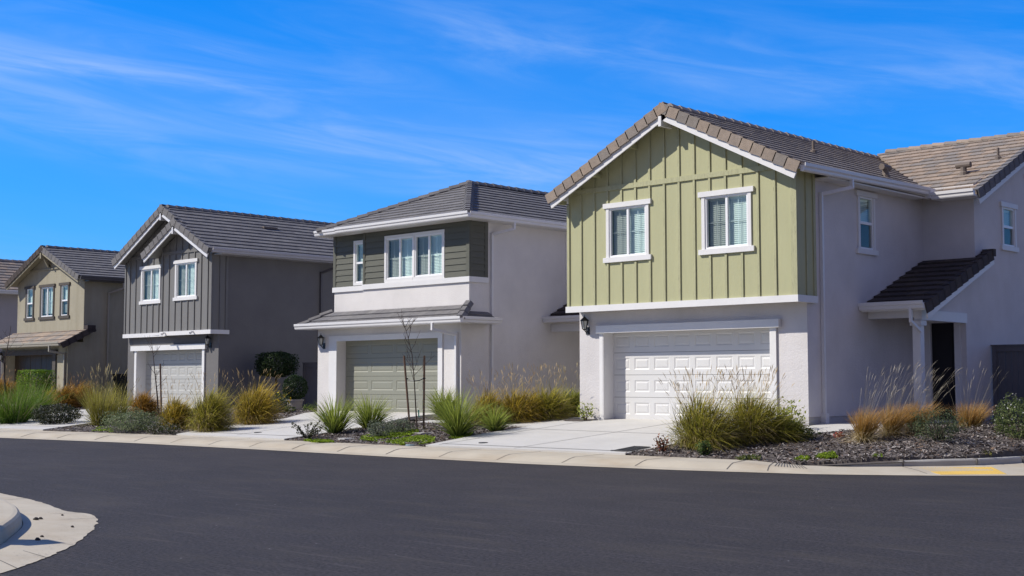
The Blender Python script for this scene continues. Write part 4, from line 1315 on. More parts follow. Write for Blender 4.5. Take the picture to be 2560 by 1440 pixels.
# ------------------------------------------------------------------ plants: fast leaf and blade meshes
class Fol:
    def __init__(s): s.q, s.c = [], []
    def add(s, quads, cols): s.q.append(np.asarray(quads)); s.c.append(np.asarray(cols))
    def build(s, name, parent, mt='foliage'):
        q = np.concatenate(s.q); c = np.concatenate(s.c)
        n = len(q)
        org = np.array(worldorg(parent)) if parent else np.zeros(3)
        me = bpy.data.meshes.new(name)
        me.vertices.add(n * 4); me.loops.add(n * 4); me.polygons.add(n)
        me.vertices.foreach_set('co', (q - org).astype(np.float32).ravel())
        me.loops.foreach_set('vertex_index', np.arange(n * 4, dtype=np.int32))
        me.polygons.foreach_set('loop_start', np.arange(0, n * 4, 4, dtype=np.int32))
        me.polygons.foreach_set('loop_total', np.full(n, 4, dtype=np.int32))
        ca = me.color_attributes.new('Col', 'FLOAT_COLOR', 'CORNER')
        cc = np.ones((n, 4)); cc[:, :3] = np.clip(c, 0, 1)
        ca.data.foreach_set('color', np.repeat(cc, 4, axis=0).astype(np.float32).ravel())
        me.materials.append(M[mt])
        me.update(calc_edges=True); me.validate()
        o = bpy.data.objects.new(name, me)
        col.objects.link(o)
        if parent: o.parent = parent
        return o
def blades(rs, base, n, r0, L, th0, th1, droop, wd, c0, c1, seg=4, lean=(0, 0), cvar=.25, lvar=.3, skew=1.0, stiff=2.0, tint=None):
    """n tapering grass blades rooted round base; returns quads and colours"""
    ph = rs.uniform(0, 2 * np.pi, n)
    th = np.radians(th0 + (th1 - th0) * rs.uniform(0, 1, n) ** skew)
    rr = r0 * np.sqrt(rs.uniform(0, 1, n))
    pa = rs.uniform(0, 2 * np.pi, n)
    root = np.stack([base[0] + rr * np.cos(ph * .7 + pa * .3), base[1] + rr * np.sin(ph * .7 + pa * .3), np.full(n, base[2] - .02)], 1)
    if isinstance(L, tuple): L = L[0] * np.cos(th) ** 2 + L[1] * np.sin(th) ** 2
    ln = L * (1 - lvar * rs.uniform(0, 1, n) ** 1.5)
    hd = np.stack([np.cos(ph), np.sin(ph)], 1)
    ts = np.linspace(0, 1, seg + 1)
    dr = droop * rs.uniform(.5, 1.3, n)
    pts = []
    for t in ts:
        out = ln * (np.sin(th) * t + dr * .35 * t ** stiff)
        up = ln * (np.cos(th) * t - dr * .5 * t ** (stiff + .4) * (.35 + np.sin(th)))
        pts.append(np.stack([root[:, 0] + hd[:, 0] * out + lean[0] * ln * t ** 1.5, root[:, 1] + hd[:, 1] * out + lean[1] * ln * t ** 1.5, root[:, 2] + np.maximum(up, .0 + .01 * t)], 1))
    tw = rs.uniform(0, 2 * np.pi, n)
    sd = np.stack([np.cos(tw), np.sin(tw), np.zeros(n)], 1)
    qs, cs = [], []
    br = 1 + cvar * rs.uniform(-1, 1, (n, 1))
    mixk = rs.uniform(-.25, .25, (n, 1))
    c0, c1 = np.array(c0), np.array(c1)
    dead = rs.uniform(0, 1, (n, 1)) < (tint[1] if tint else 0)
    for i in range(seg):
        w0 = wd * (1 - (i / seg) ** 1.6) + .001; w1 = wd * (1 - ((i + 1) / seg) ** 1.6) + .001
        a, b = pts[i], pts[i + 1]
        qs.append(np.stack([a - sd * w0 / 2, a + sd * w0 / 2, b + sd * w1 / 2, b - sd * w1 / 2], 1))
        k = np.clip((i + .5) / seg + mixk, 0, 1)
        cc = (c0 * (1 - k) + c1 * k) * br
        if tint: cc = np.where(dead, np.array(tint[0]) * br, cc)
        cs.append(cc)
    return np.concatenate(qs), np.concatenate(cs), pts[-1], (pts[-1] - pts[-2])
def plumes(tip, d, rs, length, rad, c):
    """spindle seed heads on the blade tips"""
    n = len(tip)
    d = d / np.maximum(np.linalg.norm(d, axis=1, keepdims=True), 1e-6)
    a = np.cross(d, np.array([.3, .2, 1.0])); a /= np.maximum(np.linalg.norm(a, axis=1, keepdims=True), 1e-6)
    b = np.cross(d, a)
    ln = length * rs.uniform(.6, 1.2, (n, 1)); rd = rad * rs.uniform(.7, 1.25, (n, 1))
    dd = d + np.array([[.0, .0, -.15]]) * rs.uniform(0, 1, (n, 1))
    p0, p1, p2 = tip - d * ln * .1, tip + dd * ln * .4, tip + dd * ln + np.stack([np.zeros(n), np.zeros(n), -ln[:, 0] * .15], 1)
    qs = []
    for (ca, sa), (cb, sb) in (((1, 0), (-.5, .87)), ((-.5, .87), (-.5, -.87)), ((-.5, -.87), (1, 0))):
        u0, u1 = a * ca + b * sa, a * cb + b * sb
        qs.append(np.stack([p0 + u0 * rd * .35, p0 + u1 * rd * .35, p1 + u1 * rd, p1 + u0 * rd], 1))
        qs.append(np.stack([p1 + u0 * rd, p1 + u1 * rd, p2 + u1 * rd * .15, p2 + u0 * rd * .15], 1))
    cs = np.array(c) * rs.uniform(.75, 1.2, (n, 1))
    return np.concatenate(qs), np.tile(cs, (6, 1))
def leafcloud(rs, ctr, rad, n, size, cols, shell=.55, lump=.25, asp=.5, flat=0.0, zmin=None, boxy=0, up=.3):
    """leaf-sized quads spread through a lumpy ellipsoid"""
    d = rs.normal(size=(n, 3)); d /= np.linalg.norm(d, axis=1, keepdims=True)
    if boxy:
        m = np.max(np.abs(d), axis=1, keepdims=True)
        d = d * (1 - boxy) + d / m * boxy * .92
    r = (shell + (1 - shell) * rs.uniform(0, 1, (n, 1)) ** .5)
    ph = rs.uniform(0, 6.28, 6)
    lp = 1 + lump * (np.sin(d[:, :1] * 5 + ph[0]) * np.sin(d[:, 1:2] * 5 + ph[1]) + .6 * np.sin(d[:, 2:] * 7 + ph[2]) * np.sin(d[:, :1] * 8 + ph[3])) * .6
    p = np.array(ctr) + d * r * lp * np.array(rad)
    if zmin is not None:
        k = p[:, 2] > zmin
        p, d = p[k], d[k]
    m = len(p)
    nrm = d * .6 + rs.normal(size=(m, 3)) * .8 + np.array([0, 0, up]); nrm /= np.linalg.norm(nrm, axis=1, keepdims=True)
    t = np.cross(nrm, rs.normal(size=(m, 3))); t /= np.linalg.norm(t, axis=1, keepdims=True)
    b = np.cross(nrm, t)
    s = size * rs.uniform(.6, 1.3, (m, 1))
    q = np.stack([p - t * s, p + b * s * asp, p + t * s, p - b * s * asp], 1)
    cols = np.array(cols)
    c = cols[rs.integers(0, len(cols), m)] * rs.uniform(.75, 1.2, (m, 1))
    return q, c
SEED = [100]
def rs_():
    SEED[0] += 1
    return np.random.default_rng(SEED[0])
def mound(rs, p, W, H, n, bw, c0, c1, low, lean, seg=4):
    """a dense dome of short arching blades that start inside the clump and end on its shaggy surface"""
    d = rs.normal(size=(n, 3)); d /= np.linalg.norm(d, axis=1, keepdims=True)
    d[:, 2] = np.abs(d[:, 2]) * 1.15 - .22
    d /= np.linalg.norm(d, axis=1, keepdims=True)
    ph = rs.uniform(0, 6.28, 4)
    lp = 1 + .13 * np.sin(d[:, 0] * 4 + ph[0]) * np.sin(d[:, 1] * 5 + ph[1]) + .08 * np.sin(d[:, 0] * 9 + ph[2]) * np.sin(d[:, 2] * 8 + ph[3])
    R = np.stack([np.full(n, W * .53), np.full(n, W * .50), np.full(n, H * .84)], 1) * lp[:, None]
    ctr = np.array([p.x, p.y, p.z + H * .17])
    f0 = rs.uniform(.12, .78, (n, 1)); f1 = np.minimum(f0 + rs.uniform(.25, .62, (n, 1)), 1.0 + .16 * rs.uniform(0, 1, (n, 1)) ** 2)
    jit = rs.normal(size=(n, 3)) * .16
    a = ctr + d * f0 * R
    b = ctr + (d + jit * .5 + np.array([0, 0, .14])) * (f0 + f1) * .5 * R
    sw = np.array([lean[0], lean[1], 0]) * H
    e = ctr + (d + jit) * f1 * R + sw * (.25 + f1 * rs.uniform(.3, 1.2, (n, 1))) - np.array([0, 0, 1]) * H * .13 * rs.uniform(0, 1.3, (n, 1))
    a[:, 2] = np.maximum(a[:, 2], p.z - .02); b[:, 2] = np.maximum(b[:, 2], p.z + .01); e[:, 2] = np.maximum(e[:, 2], p.z + .0)
    tw = rs.uniform(0, 2 * np.pi, n)
    sd = np.stack([np.cos(tw), np.sin(tw), rs.uniform(-.4, .4, n)], 1)
    hh = np.clip((e[:, 2:3] - p.z) / H, 0, 1)                    # straw skirt below, greener middle, gold tips on top
    k = rs.uniform(0, 1, (n, 1))
    dead = (rs.uniform(0, 1, (n, 1)) < .10 + .38 * (1 - hh) ** 2)
    tipc = np.where(dead, np.array(low[1]), np.array(c1) * (1 - .3 * (1 - hh)) + np.array(c0) * .3 * (1 - hh))
    basec = np.where(dead, np.array(low[0]), np.array(c0))
    br = rs.uniform(.65, 1.3, (n, 1))
    qs, cs = [], []
    pts = []
    for t in np.linspace(0, 1, seg + 1): pts.append(a * (1 - t) ** 2 + b * 2 * t * (1 - t) + e * t * t)
    for i in range(seg):
        w0 = bw * (1 - (i / seg) ** 1.7) + .001; w1 = bw * (1 - ((i + 1) / seg) ** 1.7) + .001
        qs.append(np.stack([pts[i] - sd * w0 / 2, pts[i] + sd * w0 / 2, pts[i + 1] + sd * w1 / 2, pts[i + 1] - sd * w1 / 2], 1))
        kk = np.clip((i + .5) / seg + (k - .5) * .6, 0, 1)
        cs.append((basec * (1 - kk) + tipc * kk) * br)
    return np.concatenate(qs), np.concatenate(cs)
def grass(u, v, h, w_, kind, label, stalk=0, ns=0, lean=(0, 0), group='ornamental grasses in the front beds', name='grass_clump', dens=1.0):
    """a grass clump whose base is seen at pixel u, v with leaf height h and width w_ in pixels; stalk is the seed head height"""
    p, m = G(u, v)
    H, W, S = h * m, w_ * m, stalk * m
    rs = rs_()
    t = thing(name, p, label, 'grass', group)
    f = Fol()
    b = (p.x, p.y, p.z)
    K = KINDS[kind]
    bw = max(.007, m * .9) * K.get('bw', 1)
    dead = ((.34, .27, .16), .12)
    if kind == 'lush':
        q, c, _, _ = blades(rs, b, int(520 * dens), W * .20, H * 1.35, 2, 44, .5, bw * 1.3, *K['c'], seg=5, lvar=.5, tint=dead); f.add(q, c)
        q, c, _, _ = blades(rs, b, int(360 * dens), W * .22, H * 1.0, 25, 85, .8, bw * 1.3, *K['c'], seg=5, lvar=.5); f.add(q, c)
    elif kind == 'dietes':
        for a in ((0, 36, 1.5, 1), (22, 58, 1.3, .75)):
            q, c, _, _ = blades(rs, b, int(190 * a[3] * dens), W * .09, H * a[2], a[0], a[1], .55, bw, *K['c'], seg=5, lvar=.35, tint=((.34, .30, .13), .04), stiff=2.4)
            f.add(q, c)
    elif kind == 'tall':
        q, c, _, _ = blades(rs, b, int(420 * dens), W * .16, H * 1.45, 2, 30, .3, bw, *K['c'], seg=4, lvar=.5, tint=dead); f.add(q, c)
        q, c, _, _ = blades(rs, b, int(220 * dens), W * .14, H * .9, 25, 75, .6, bw, *K['c'], seg=4, lvar=.5, tint=((.38, .33, .20), .35)); f.add(q, c)
    elif kind == 'straw':
        q, c, _, _ = blades(rs, b, int(560 * dens), W * .12, H * 1.25, 2, 28, .5, bw * 1.2, *K['c'], seg=4, lean=lean, tint=dead); f.add(q, c)
        q, c, _, _ = blades(rs, b, int(420 * dens), W * .13, H * .95, 28, 82, 1.0, bw * 1.2, K['c2'][0], K['c2'][1], seg=4, lean=(lean[0] * .9, lean[1] * .9)); f.add(q, c)
    else:
        ln_ = lean if lean != (0, 0) else (.10, .09)
        q, c = mound(rs, p, W, H, int(2300 * dens), bw * 1.5, *K['c'], K['low'], ln_); f.add(q, c)
        q, c, _, _ = blades(rs, b, int(150 * dens), W * .22, (H * 1.45, W * .6), 0, 70, .5, bw * 1.1, *K['c'], seg=4, lean=ln_, tint=dead, lvar=.3); f.add(q, c)
    f.build('leaf_blades', t)
    if ns:
        g = Fol()
        spread = K.get('sp', 26)
        q, c, tip, d = blades(rs, b, ns, W * .2, S * 1.12, 0, spread, .22, max(.004, m * .35), (.22, .19, .08), K['st'], seg=4, lean=lean, lvar=.42)
        g.add(q, c)
        q, c = plumes(tip, d, rs, K.get('pl', .16), max(.007, m * .62) * K.get('pr', 1), K['pc'])
        g.add(q, c)
        g.build('seed_heads', t)
    return t
KINDS = {
    'mound': dict(c=((.085, .105, .014), (.68, .58, .08)), low=((.16, .12, .05), (.44, .35, .18)), st=(.42, .34, .15), pc=(.60, .46, .25), sp=24),
    'amber': dict(c=((.10, .10, .014), (.80, .57, .07)), low=((.15, .11, .04), (.46, .32, .13)), st=(.42, .33, .15), pc=(.62, .48, .26), sp=26),
    'rust': dict(c=((.13, .085, .018), (.62, .33, .05)), low=((.17, .10, .04), (.42, .22, .08)), st=(.36, .24, .12), pc=(.50, .32, .18), sp=22),
    'green': dict(c=((.06, .085, .014), (.42, .42, .06)), low=((.08, .09, .03), (.3, .27, .1)), st=(.38, .34, .16), pc=(.56, .47, .25), sp=24),
    'dietes': dict(c=((.045, .085, .02), (.42, .48, .08)), bw=2.6, st=(.3, .3, .1), pc=(.4, .4, .2)),
    'lush': dict(c=((.03, .08, .010), (.18, .29, .03)), low=((.05, .08, .015), (.22, .26, .06)), st=(.35, .31, .13), pc=(.45, .38, .2), sp=20),
    'tall': dict(c=((.14, .15, .018), (.50, .45, .09)), st=(.46, .41, .16), pc=(.60, .52, .28), sp=18, pl=.26, pr=1.2),
    'straw': dict(c=((.24, .17, .025), (.62, .36, .12)), c2=((.32, .25, .08), (.74, .62, .42)), st=(.46, .41, .32), pc=(.52, .47, .38), sp=17, pl=.20, pr=.62),
}
def shrub(u, v, h, w_, label, cols, n=1500, size=.035, name='shrub', lump=.3, shell=.4, cat='shrub', group=None, asp=.5, stems=True, flowers=None, zf=zy, base_h=0.0, boxy=0, dens_low=True, part='foliage'):
    p, m = G(u, v, zf)
    H, W = h * m, w_ * m
    rs = rs_()
    t = thing(name, p, label, cat, group)
    f = Fol()
    size = max(size, m * 1.3)
    q, c = leafcloud(rs, (p.x, p.y, p.z + H * .48 + base_h), (W * .5, W * .46, H * .52), n, size, cols, shell=shell, lump=lump, asp=asp, zmin=p.z + .01, boxy=boxy)
    f.add(q, c)
    if stems:
        mb = MB()
        rg = random.Random(SEED[0])
        for k in range(7):
            a = rg.uniform(0, 6.28); r = rg.uniform(.15, .4) * W
            mb.tube([(p.x, p.y, p.z - .03), (p.x + math.cos(a) * r * .5, p.y + math.sin(a) * r * .5, p.z + H * .35), (p.x + math.cos(a) * r, p.y + math.sin(a) * r, p.z + H * .75)], [.012, .009, .004], 5)
        mb.build('stem', 'bark', t)
    if flowers:
        fc, nf, fs = flowers
        g = f
        d = rs.normal(size=(nf, 3)); d[:, 2] = np.abs(d[:, 2]); d /= np.linalg.norm(d, axis=1, keepdims=True)
        pos = np.array((p.x, p.y, p.z + H * .48)) + d * np.array((W * .52, W * .48, H * .56)) * rs.uniform(.85, 1.05, (nf, 1))
        for k in range(3):
            nr = d + rs.normal(size=(nf, 3)) * .3
            tt = np.cross(nr, rs.normal(size=(nf, 3))); tt /= np.linalg.norm(tt, axis=1, keepdims=True); bb = np.cross(nr, tt); bb /= np.linalg.norm(bb, axis=1, keepdims=True)
            sz = max(fs, m * 1.4)
            g.add(np.stack([pos - tt * sz, pos + bb * sz, pos + tt * sz, pos - bb * sz], 1), np.tile(np.array(fc), (nf, 1)) * rs.uniform(.8, 1.1, (nf, 1)))
    f.build(part, t)
    return t

# ------------------------------------------------------------------ planting beds
def inside(poly, x, y):
    c = False
    for (a, b), (d, e) in zip(poly, poly[1:] + poly[:1]):
        if (b > y) != (e > y) and x < (d - a) * (y - b) / (e - b) + a: c = not c
    return c
def bump(x, y): return .03 * mnoise.noise(V((x * 1.1, y * 1.1, 0))) + .018 * mnoise.noise(V((x * 3.7, y * 3.7, 5)))
CH = np.array([(.20, .175, .165), (.155, .135, .125), (.30, .275, .255), (.105, .08, .065), (.075, .06, .055), (.17, .115, .08), (.24, .21, .195), (.42, .39, .36)])
def bed(poly, dens, size, rise=.012, chips=CH):
    xs = [p[0] for p in poly]; ys = [p[1] for p in poly]
    st = .06
    mb = MB()
    nx, ny = int((max(xs) - min(xs)) / st) + 1, int((max(ys) - min(ys)) / st) + 1
    hz = lambda x, y: zy(x, y) + rise + bump(x, y)
    cells = {(i, j) for i in range(nx) for j in range(ny) if all(inside(poly, min(xs) + (i + a) * st, min(ys) + (j + b) * st) for a in (0, 1) for b in (0, 1))}
    for i, j in cells:
        x, y = min(xs) + i * st, min(ys) + j * st
        q = [(x, y), (x + st, y), (x + st, y + st), (x, y + st)]
        mb.face([(a, b, hz(a, b)) for a, b in q])
        for k, nb in enumerate(((i, j - 1), (i + 1, j), (i, j + 1), (i - 1, j))):     # close the rim down into the ground
            if nb not in cells:
                (a, b), (c, d) = q[k], q[(k + 1) % 4]
                mb.face([(a, b, hz(a, b)), (c, d, hz(c, d)), (c, d, hz(c, d) - .15), (a, b, hz(a, b) - .15)])
    ccw = sum(a[0] * b[1] - b[0] * a[1] for a, b in zip(poly, poly[1:] + poly[:1])) > 0
    for a, b in zip(poly, poly[1:] + poly[:1]):                                     # sloping rim
        a, b = V((*a, 0)), V((*b, 0))
        if (b - a).length < 1e-4: continue
        d = (b - a).normalized(); nr = V((-d.y, d.x, 0)) * (1 if ccw else -1)
        k = max(1, int((b - a).length / .12))
        for i in range(k):
            p, q = a.lerp(b, i / k), a.lerp(b, (i + 1) / k)
            r0 = [(p - nr * .01), (q - nr * .01), (q + nr * .035), (p + nr * .035), (q + nr * .12), (p + nr * .12)]
            z = lambda o, h: (o.x, o.y, hz(o.x, o.y) + h)
            mb.face([z(r0[0], -.12), z(r0[1], -.12), z(r0[2], .006), z(r0[3], .006)])
            mb.face([z(r0[3], .006), z(r0[2], .006), z(r0[4], .004), z(r0[5], .004)])
    struct(mb.build('planting_bed', 'soil', smooth=True))
    rs = rs_()
    area = sum(a[0] * b[1] - b[0] * a[1] for a, b in zip(poly, poly[1:] + poly[:1]))
    n = int((max(xs) - min(xs)) * (max(ys) - min(ys)) * dens)
    P = np.stack([rs.uniform(min(xs), max(xs), n), rs.uniform(min(ys), max(ys), n)], 1)
    keep = np.array([inside(poly, *q) for q in P])
    P = P[keep]; n = len(P)
    z = np.array([hz(*q) for q in P]) + rs.uniform(.0, .022, n)
    c = np.stack([P[:, 0], P[:, 1], z], 1)
    nr = np.stack([rs.normal(size=n) * .45, rs.normal(size=n) * .45, np.ones(n)], 1); nr /= np.linalg.norm(nr, axis=1, keepdims=True)
    t = np.cross(nr, rs.normal(size=(n, 3))); t /= np.linalg.norm(t, axis=1, keepdims=True)
    b = np.cross(nr, t)
    L = size * rs.uniform(.5, 1.6, (n, 1)); Wd = size * rs.uniform(.22, .5, (n, 1))
    q = np.stack([c - t * L - b * Wd, c + t * L - b * Wd * .6, c + t * L * .8 + b * Wd, c - t * L * .9 + b * Wd * .8], 1)
    f = Fol()
    f.add(q, chips[rs.choice(len(chips), n, p=[.2, .17, .15, .14, .13, .09, .09, .03])] * rs.uniform(.8, 1.2, (n, 1)))
    o = f.build('bark_mulch', None, 'chips')
    o['kind'] = 'stuff'
BA = [(-15.52, BKL(-15.5) - .01), (-14.5, BKL(-14.5) - .01), (-13.5, 19.30), (-12.6, 19.44), (-12.0, 19.58), (-11.72, 19.82), (-11.38, 20.08), (-10.83, 20.72), (-10.02, 21.93), (-9.77, 23.2), (-9.46, 26), (-9.36, 29.8), (-12.9, 29.8), (-12.9, 23.75), (-13.73, 22.68), (-15.33, 22.72)]
bed(BA, 420, .034)
bed([(-25.15, BKL(-25.15) - .01), (-23, BKL(-23) - .01), (-20.62, BKL(-20.6) - .01), (-20.95, 20.6), (-21.0, 22.33), (-25.0, 22.33), (-25.75, 22.3), (-25.45, 21)], 420, .032)
bed([(-25.65, 22.86), (-22.32, 22.9), (-21.78, 25.2), (-20.85, 25.0), (-20.85, 29), (-25.65, 29)], 160, .034)
bed([(-34.95, BKL(-34.95) - .01), (-32, BKL(-32) - .01), (-29.6, BKL(-29.6) - .01), (-30.2, 20.1), (-30.36, 22.2), (-31.35, 23.6), (-32.0, 24.6), (-32.0, 28.5), (-37.5, 28.5), (-37.5, 24.7), (-37.55, 22.5), (-35.78, 19.3)], 190, .036)
bed([(-47.4, BKL(-47.4) - .01), (-44, BKL(-44) - .01), (-41.4, BKL(-41.4) - .01), (-41.55, 19), (-42.65, 22), (-42.65, 24.6), (-43.5, 24.8), (-43.5, 28), (-48.6, 28), (-48.6, 25.1), (-48.9, 22)], 130, .038)
def small_bed(poly):
    mb = MB(); mb.face([(x, y, zy(x, y) + .041) for x, y in poly]); struct(mb.build('planting_bed', 'soil'))
small_bed([(-21.0, 24.0), (-20.95, 23.45), (-20.55, 23.38), (-20.22, 23.5), (-20.18, 23.88)])
small_bed([(-15.28, 23.85), (-15.3, 23.4), (-14.7, 23.25), (-14.46, 23.4), (-14.48, 23.88)])

# ------------------------------------------------------------------ plants right of the white garage door
grass(1758, 1122, 128, 190, 'mound', 'broad olive grass clump with tan plumes in front of the white garage door', 182, 150, group='feathery grasses before the white garage door', dens=1.5)
grass(1880, 1108, 122, 190, 'mound', 'second broad olive grass clump, right of its twin before the white garage door', 172, 150, group='feathery grasses before the white garage door', dens=1.5)
grass(1962, 1104, 66, 120, 'green', 'low dark grass tuft spilling right of the big olive clumps', 0, 0)
DG = [(.06, .10, .022), (.09, .14, .03), (.04, .065, .018), (.15, .19, .05)]
YG = [(.24, .29, .035), (.32, .36, .05), (.14, .19, .025), (.40, .42, .09)]
GG = [(.14, .165, .105), (.19, .215, .145), (.09, .115, .07), (.24, .26, .18)]
RD = [(.22, .06, .04), (.33, .10, .05), (.14, .07, .04), (.38, .18, .08), (.16, .13, .05)]
shrub(1655, 1131, 48, 52, 'small shrub with reddish bronze leaves beside the driveway meter lid', RD, 170, .03, lump=.5, shell=.1)
shrub(1762, 1140, 38, 40, 'small dark green leafy plant at the foot of the olive grass', DG, 300, .03, lump=.5)
shrub(1968, 1080, 82, 88, 'yellow-green shrub at the right pier of the white garage', YG, 520, .034, lump=.5, shell=.15)
shrub(1464, 1055, 50, 54, 'small yellow-green shrub at the left pier of the white garage', YG, 260, .03, lump=.5, shell=.1)
shrub(2012, 1100, 34, 66, 'low dark leafy plant at the edge of the porch path', DG, 320, .03, lump=.5)
grass(2160, 1105, 84, 80, 'straw', 'orange straw-tipped grass clump left of three near the porch path', 168, 34, (.18, .10), 'orange grasses by the porch', dens=1.2)
grass(2228, 1092, 80, 92, 'straw', 'pale orange grass clump in the middle of the porch bed with tall dry stalks', 165, 52, (.26, .12), 'orange grasses by the porch', dens=1.2)
grass(2286, 1084, 78, 90, 'straw', 'pale orange grass clump leaning in front of the porch post', 150, 44, (.30, .12), 'orange grasses by the porch', dens=1.2)
grass(2424, 1084, 78, 100, 'straw', 'straw grass clump with yellow flowers before the front door', 158, 24, (.15, .0), 'orange grasses by the porch', dens=1.2)
shrub(2370, 1050, 92, 112, 'dark green bush with a few yellow daisies before the front door', [(.04, .07, .014), (.07, .115, .024), (.10, .16, .035)], 1300, .034, flowers=((.75, .55, .02), 7, .028))
shrub(2345, 1102, 82, 140, 'low spreading dark rosemary bush between the straw grasses', [(.07, .095, .04), (.10, .13, .06), (.045, .07, .028), (.15, .18, .09)], 2600, .024, asp=.28, lump=.35)
shrub(2402, 1012, 46, 44, 'dark red rosette plant beside the front door frame', [(.05, .012, .014), (.08, .02, .02), (.03, .01, .01)], 130, .06, shell=.1, asp=.35)
shrub(2470, 1022, 78, 62, 'dark upright conifer bush against the fence by the porch', [(.012, .028, .010), (.02, .04, .014), (.028, .05, .02)], 1500, .03, name='conifer', lump=.15, asp=.3)
shrub(2545, 1118, 128, 122, 'large grey-green shrub with tiny pale flowers at the right edge', [(.10, .14, .04), (.145, .185, .06), (.065, .095, .026), (.20, .23, .09)], 4200, .026, asp=.35, lump=.3, flowers=((.55, .55, .52), 60, .014))
shrub(2098, 1098, 20, 30, 'tiny red succulent on the bark mulch', [(.45, .10, .09), (.35, .07, .06), (.4, .2, .1)], 70, .03, name='succulent', shell=.1, stems=False)
def patch(pts, n, label, cols=((.22, .32, .018), (.30, .40, .03), (.15, .22, .015)), hgt=.035, size=.026):
    """low ground cover over a pixel outline"""
    poly = [G(*q)[0] for q in pts]
    pl = [(p.x, p.y) for p in poly]
    rs = rs_()
    xs = [p[0] for p in pl]; ys = [p[1] for p in pl]
    P = np.stack([rs.uniform(min(xs), max(xs), n), rs.uniform(min(ys), max(ys), n)], 1)
    th_ = np.array([mnoise.noise(V((x * 2.2, y * 2.2, 9))) for x, y in P])
    P = P[np.array([inside(pl, *q) for q in P]) & (th_ > -.28)]
    k = len(P)
    zb = np.array([zy(*q) + .012 + bump(*q) for q in P]) + rs.uniform(.005, 1, k) * hgt
    p = np.stack([P[:, 0], P[:, 1], zb], 1)
    nr = rs.normal(size=(k, 3)) * .55 + np.array([0, 0, 1]); nr /= np.linalg.norm(nr, axis=1, keepdims=True)
    t = np.cross(nr, rs.normal(size=(k, 3))); t /= np.linalg.norm(t, axis=1, keepdims=True); b = np.cross(nr, t)
    s_ = size * rs.uniform(.6, 1.4, (k, 1))
    cols = np.array(cols)
    f = Fol(); f.add(np.stack([p - t * s_, p + b * s_ * .6, p + t * s_, p - b * s_ * .6], 1), cols[rs.integers(0, len(cols), k)] * rs.uniform(.7, 1.2, (k, 1)))
    o = f.build('ground_cover', None); o['kind'] = 'stuff'
patch([(900, 1104), (905, 1094), (960, 1084), (1005, 1077), (1046, 1077), (1046, 1085), (990, 1098), (955, 1106)], 9000, '')
patch([(965, 1108), (1010, 1097), (1060, 1091), (1088, 1096), (1085, 1108), (1060, 1113), (1000, 1114)], 7000, '', hgt=.03)
patch([(758, 1103), (775, 1099), (830, 1101), (836, 1107), (790, 1107)], 1800, '')
patch([(1120, 1096), (1150, 1088), (1185, 1086), (1170, 1094), (1140, 1101)], 1500, '')
patch([(2038, 1146), (2048, 1136), (2085, 1135), (2095, 1146), (2070, 1151)], 1300, '', hgt=.05)
patch([(1985, 1150), (2000, 1145), (2025, 1146), (2020, 1154), (1995, 1154)], 500, '')
patch([(1835, 1148), (1870, 1143), (1905, 1145), (1900, 1152), (1850, 1152)], 420, '', cols=((.10, .13, .03), (.14, .16, .04)))
patch([(2180, 1147), (2190, 1137), (2205, 1137), (2205, 1146)], 160, '')
patch([(230, 1080), (245, 1070), (280, 1072), (285, 1082)], 1500, '')
patch([(2445, 1146), (2460, 1140), (2480, 1140), (2480, 1147)], 160, '', cols=((.12, .12, .03), (.16, .15, .04)))

# ------------------------------------------------------------------ bed between the olive and the white garage doors
SW = 'sword-leaved clumps in the middle bed'
grass(838, 1085, 82, 112, 'dietes', 'sword-leaved green clump nearest the olive garage driveway', group=SW, name='sword_leaf_clump')
grass(925, 1074, 74, 112, 'dietes', 'sword-leaved green clump behind the grey-green bush', group=SW, name='sword_leaf_clump')
grass(1112, 1044, 62, 92, 'dietes', 'sword-leaved clump at the back, by the right pier of the olive garage', group=SW, name='sword_leaf_clump', dens=1.2)
grass(1146, 1094, 100, 92, 'dietes', 'tallest sword-leaved clump right of the staked sapling', group=SW, name='sword_leaf_clump', dens=1.4)
grass(1238, 1080, 60, 66, 'dietes', 'small sword-leaved clump at the tip of the middle bed', group=SW, name='sword_leaf_clump', dens=.8)
shrub(950, 1094, 42, 78, 'low grey-green bush at the foot of the sword leaves', GG, 1300, .026, asp=.35, lump=.4)
shrub(1000, 1084, 40, 80, 'low grey-green bush beside the left tree stake', GG, 1300, .026, asp=.35, lump=.4)
def twiggy(u, v, h, w_, label, n, cols, name='shrub'):
    """sparse arching stems set with small leaves"""
    p, m = G(u, v)
    H, W = h * m, w_ * m
    t = thing(name, p, label, 'shrub')
    rg = random.Random(SEED[0]); rs = rs_()
    mb = MB(); f = Fol()
    for k in range(n):
        a = rg.uniform(0, 6.28); r = rg.uniform(.25, .55) * W; hh = H * rg.uniform(.35, 1.0) * (1 - .3 * r / W)
        pts = [V((p.x, p.y, p.z)), V((p.x + math.cos(a) * r * .5, p.y + math.sin(a) * r * .5, p.z + hh * .7)), V((p.x + math.cos(a) * r, p.y + math.sin(a) * r, p.z + hh))]
        mb.tube(pts, [.006, .004, .003], 4)
        for j in range(22):
            kk = rg.uniform(.15, 1) * 2
            q = pts[int(min(kk, 1.99))].lerp(pts[int(min(kk, 1.99)) + 1], kk % 1 if kk < 2 else 1)
            qq, cc = leafcloud(rs, q, (.03, .03, .03), 1, .022, cols, asp=.7)
            f.add(qq, cc)
    mb.build('stem', 'bark', t); f.build('foliage', t)
    return t
twiggy(768, 1099, 52, 88, 'sparse trailing shrub with small dark leaves at the tip of the middle bed', 26, [(.03, .04, .02), (.05, .06, .02), (.09, .10, .04)])
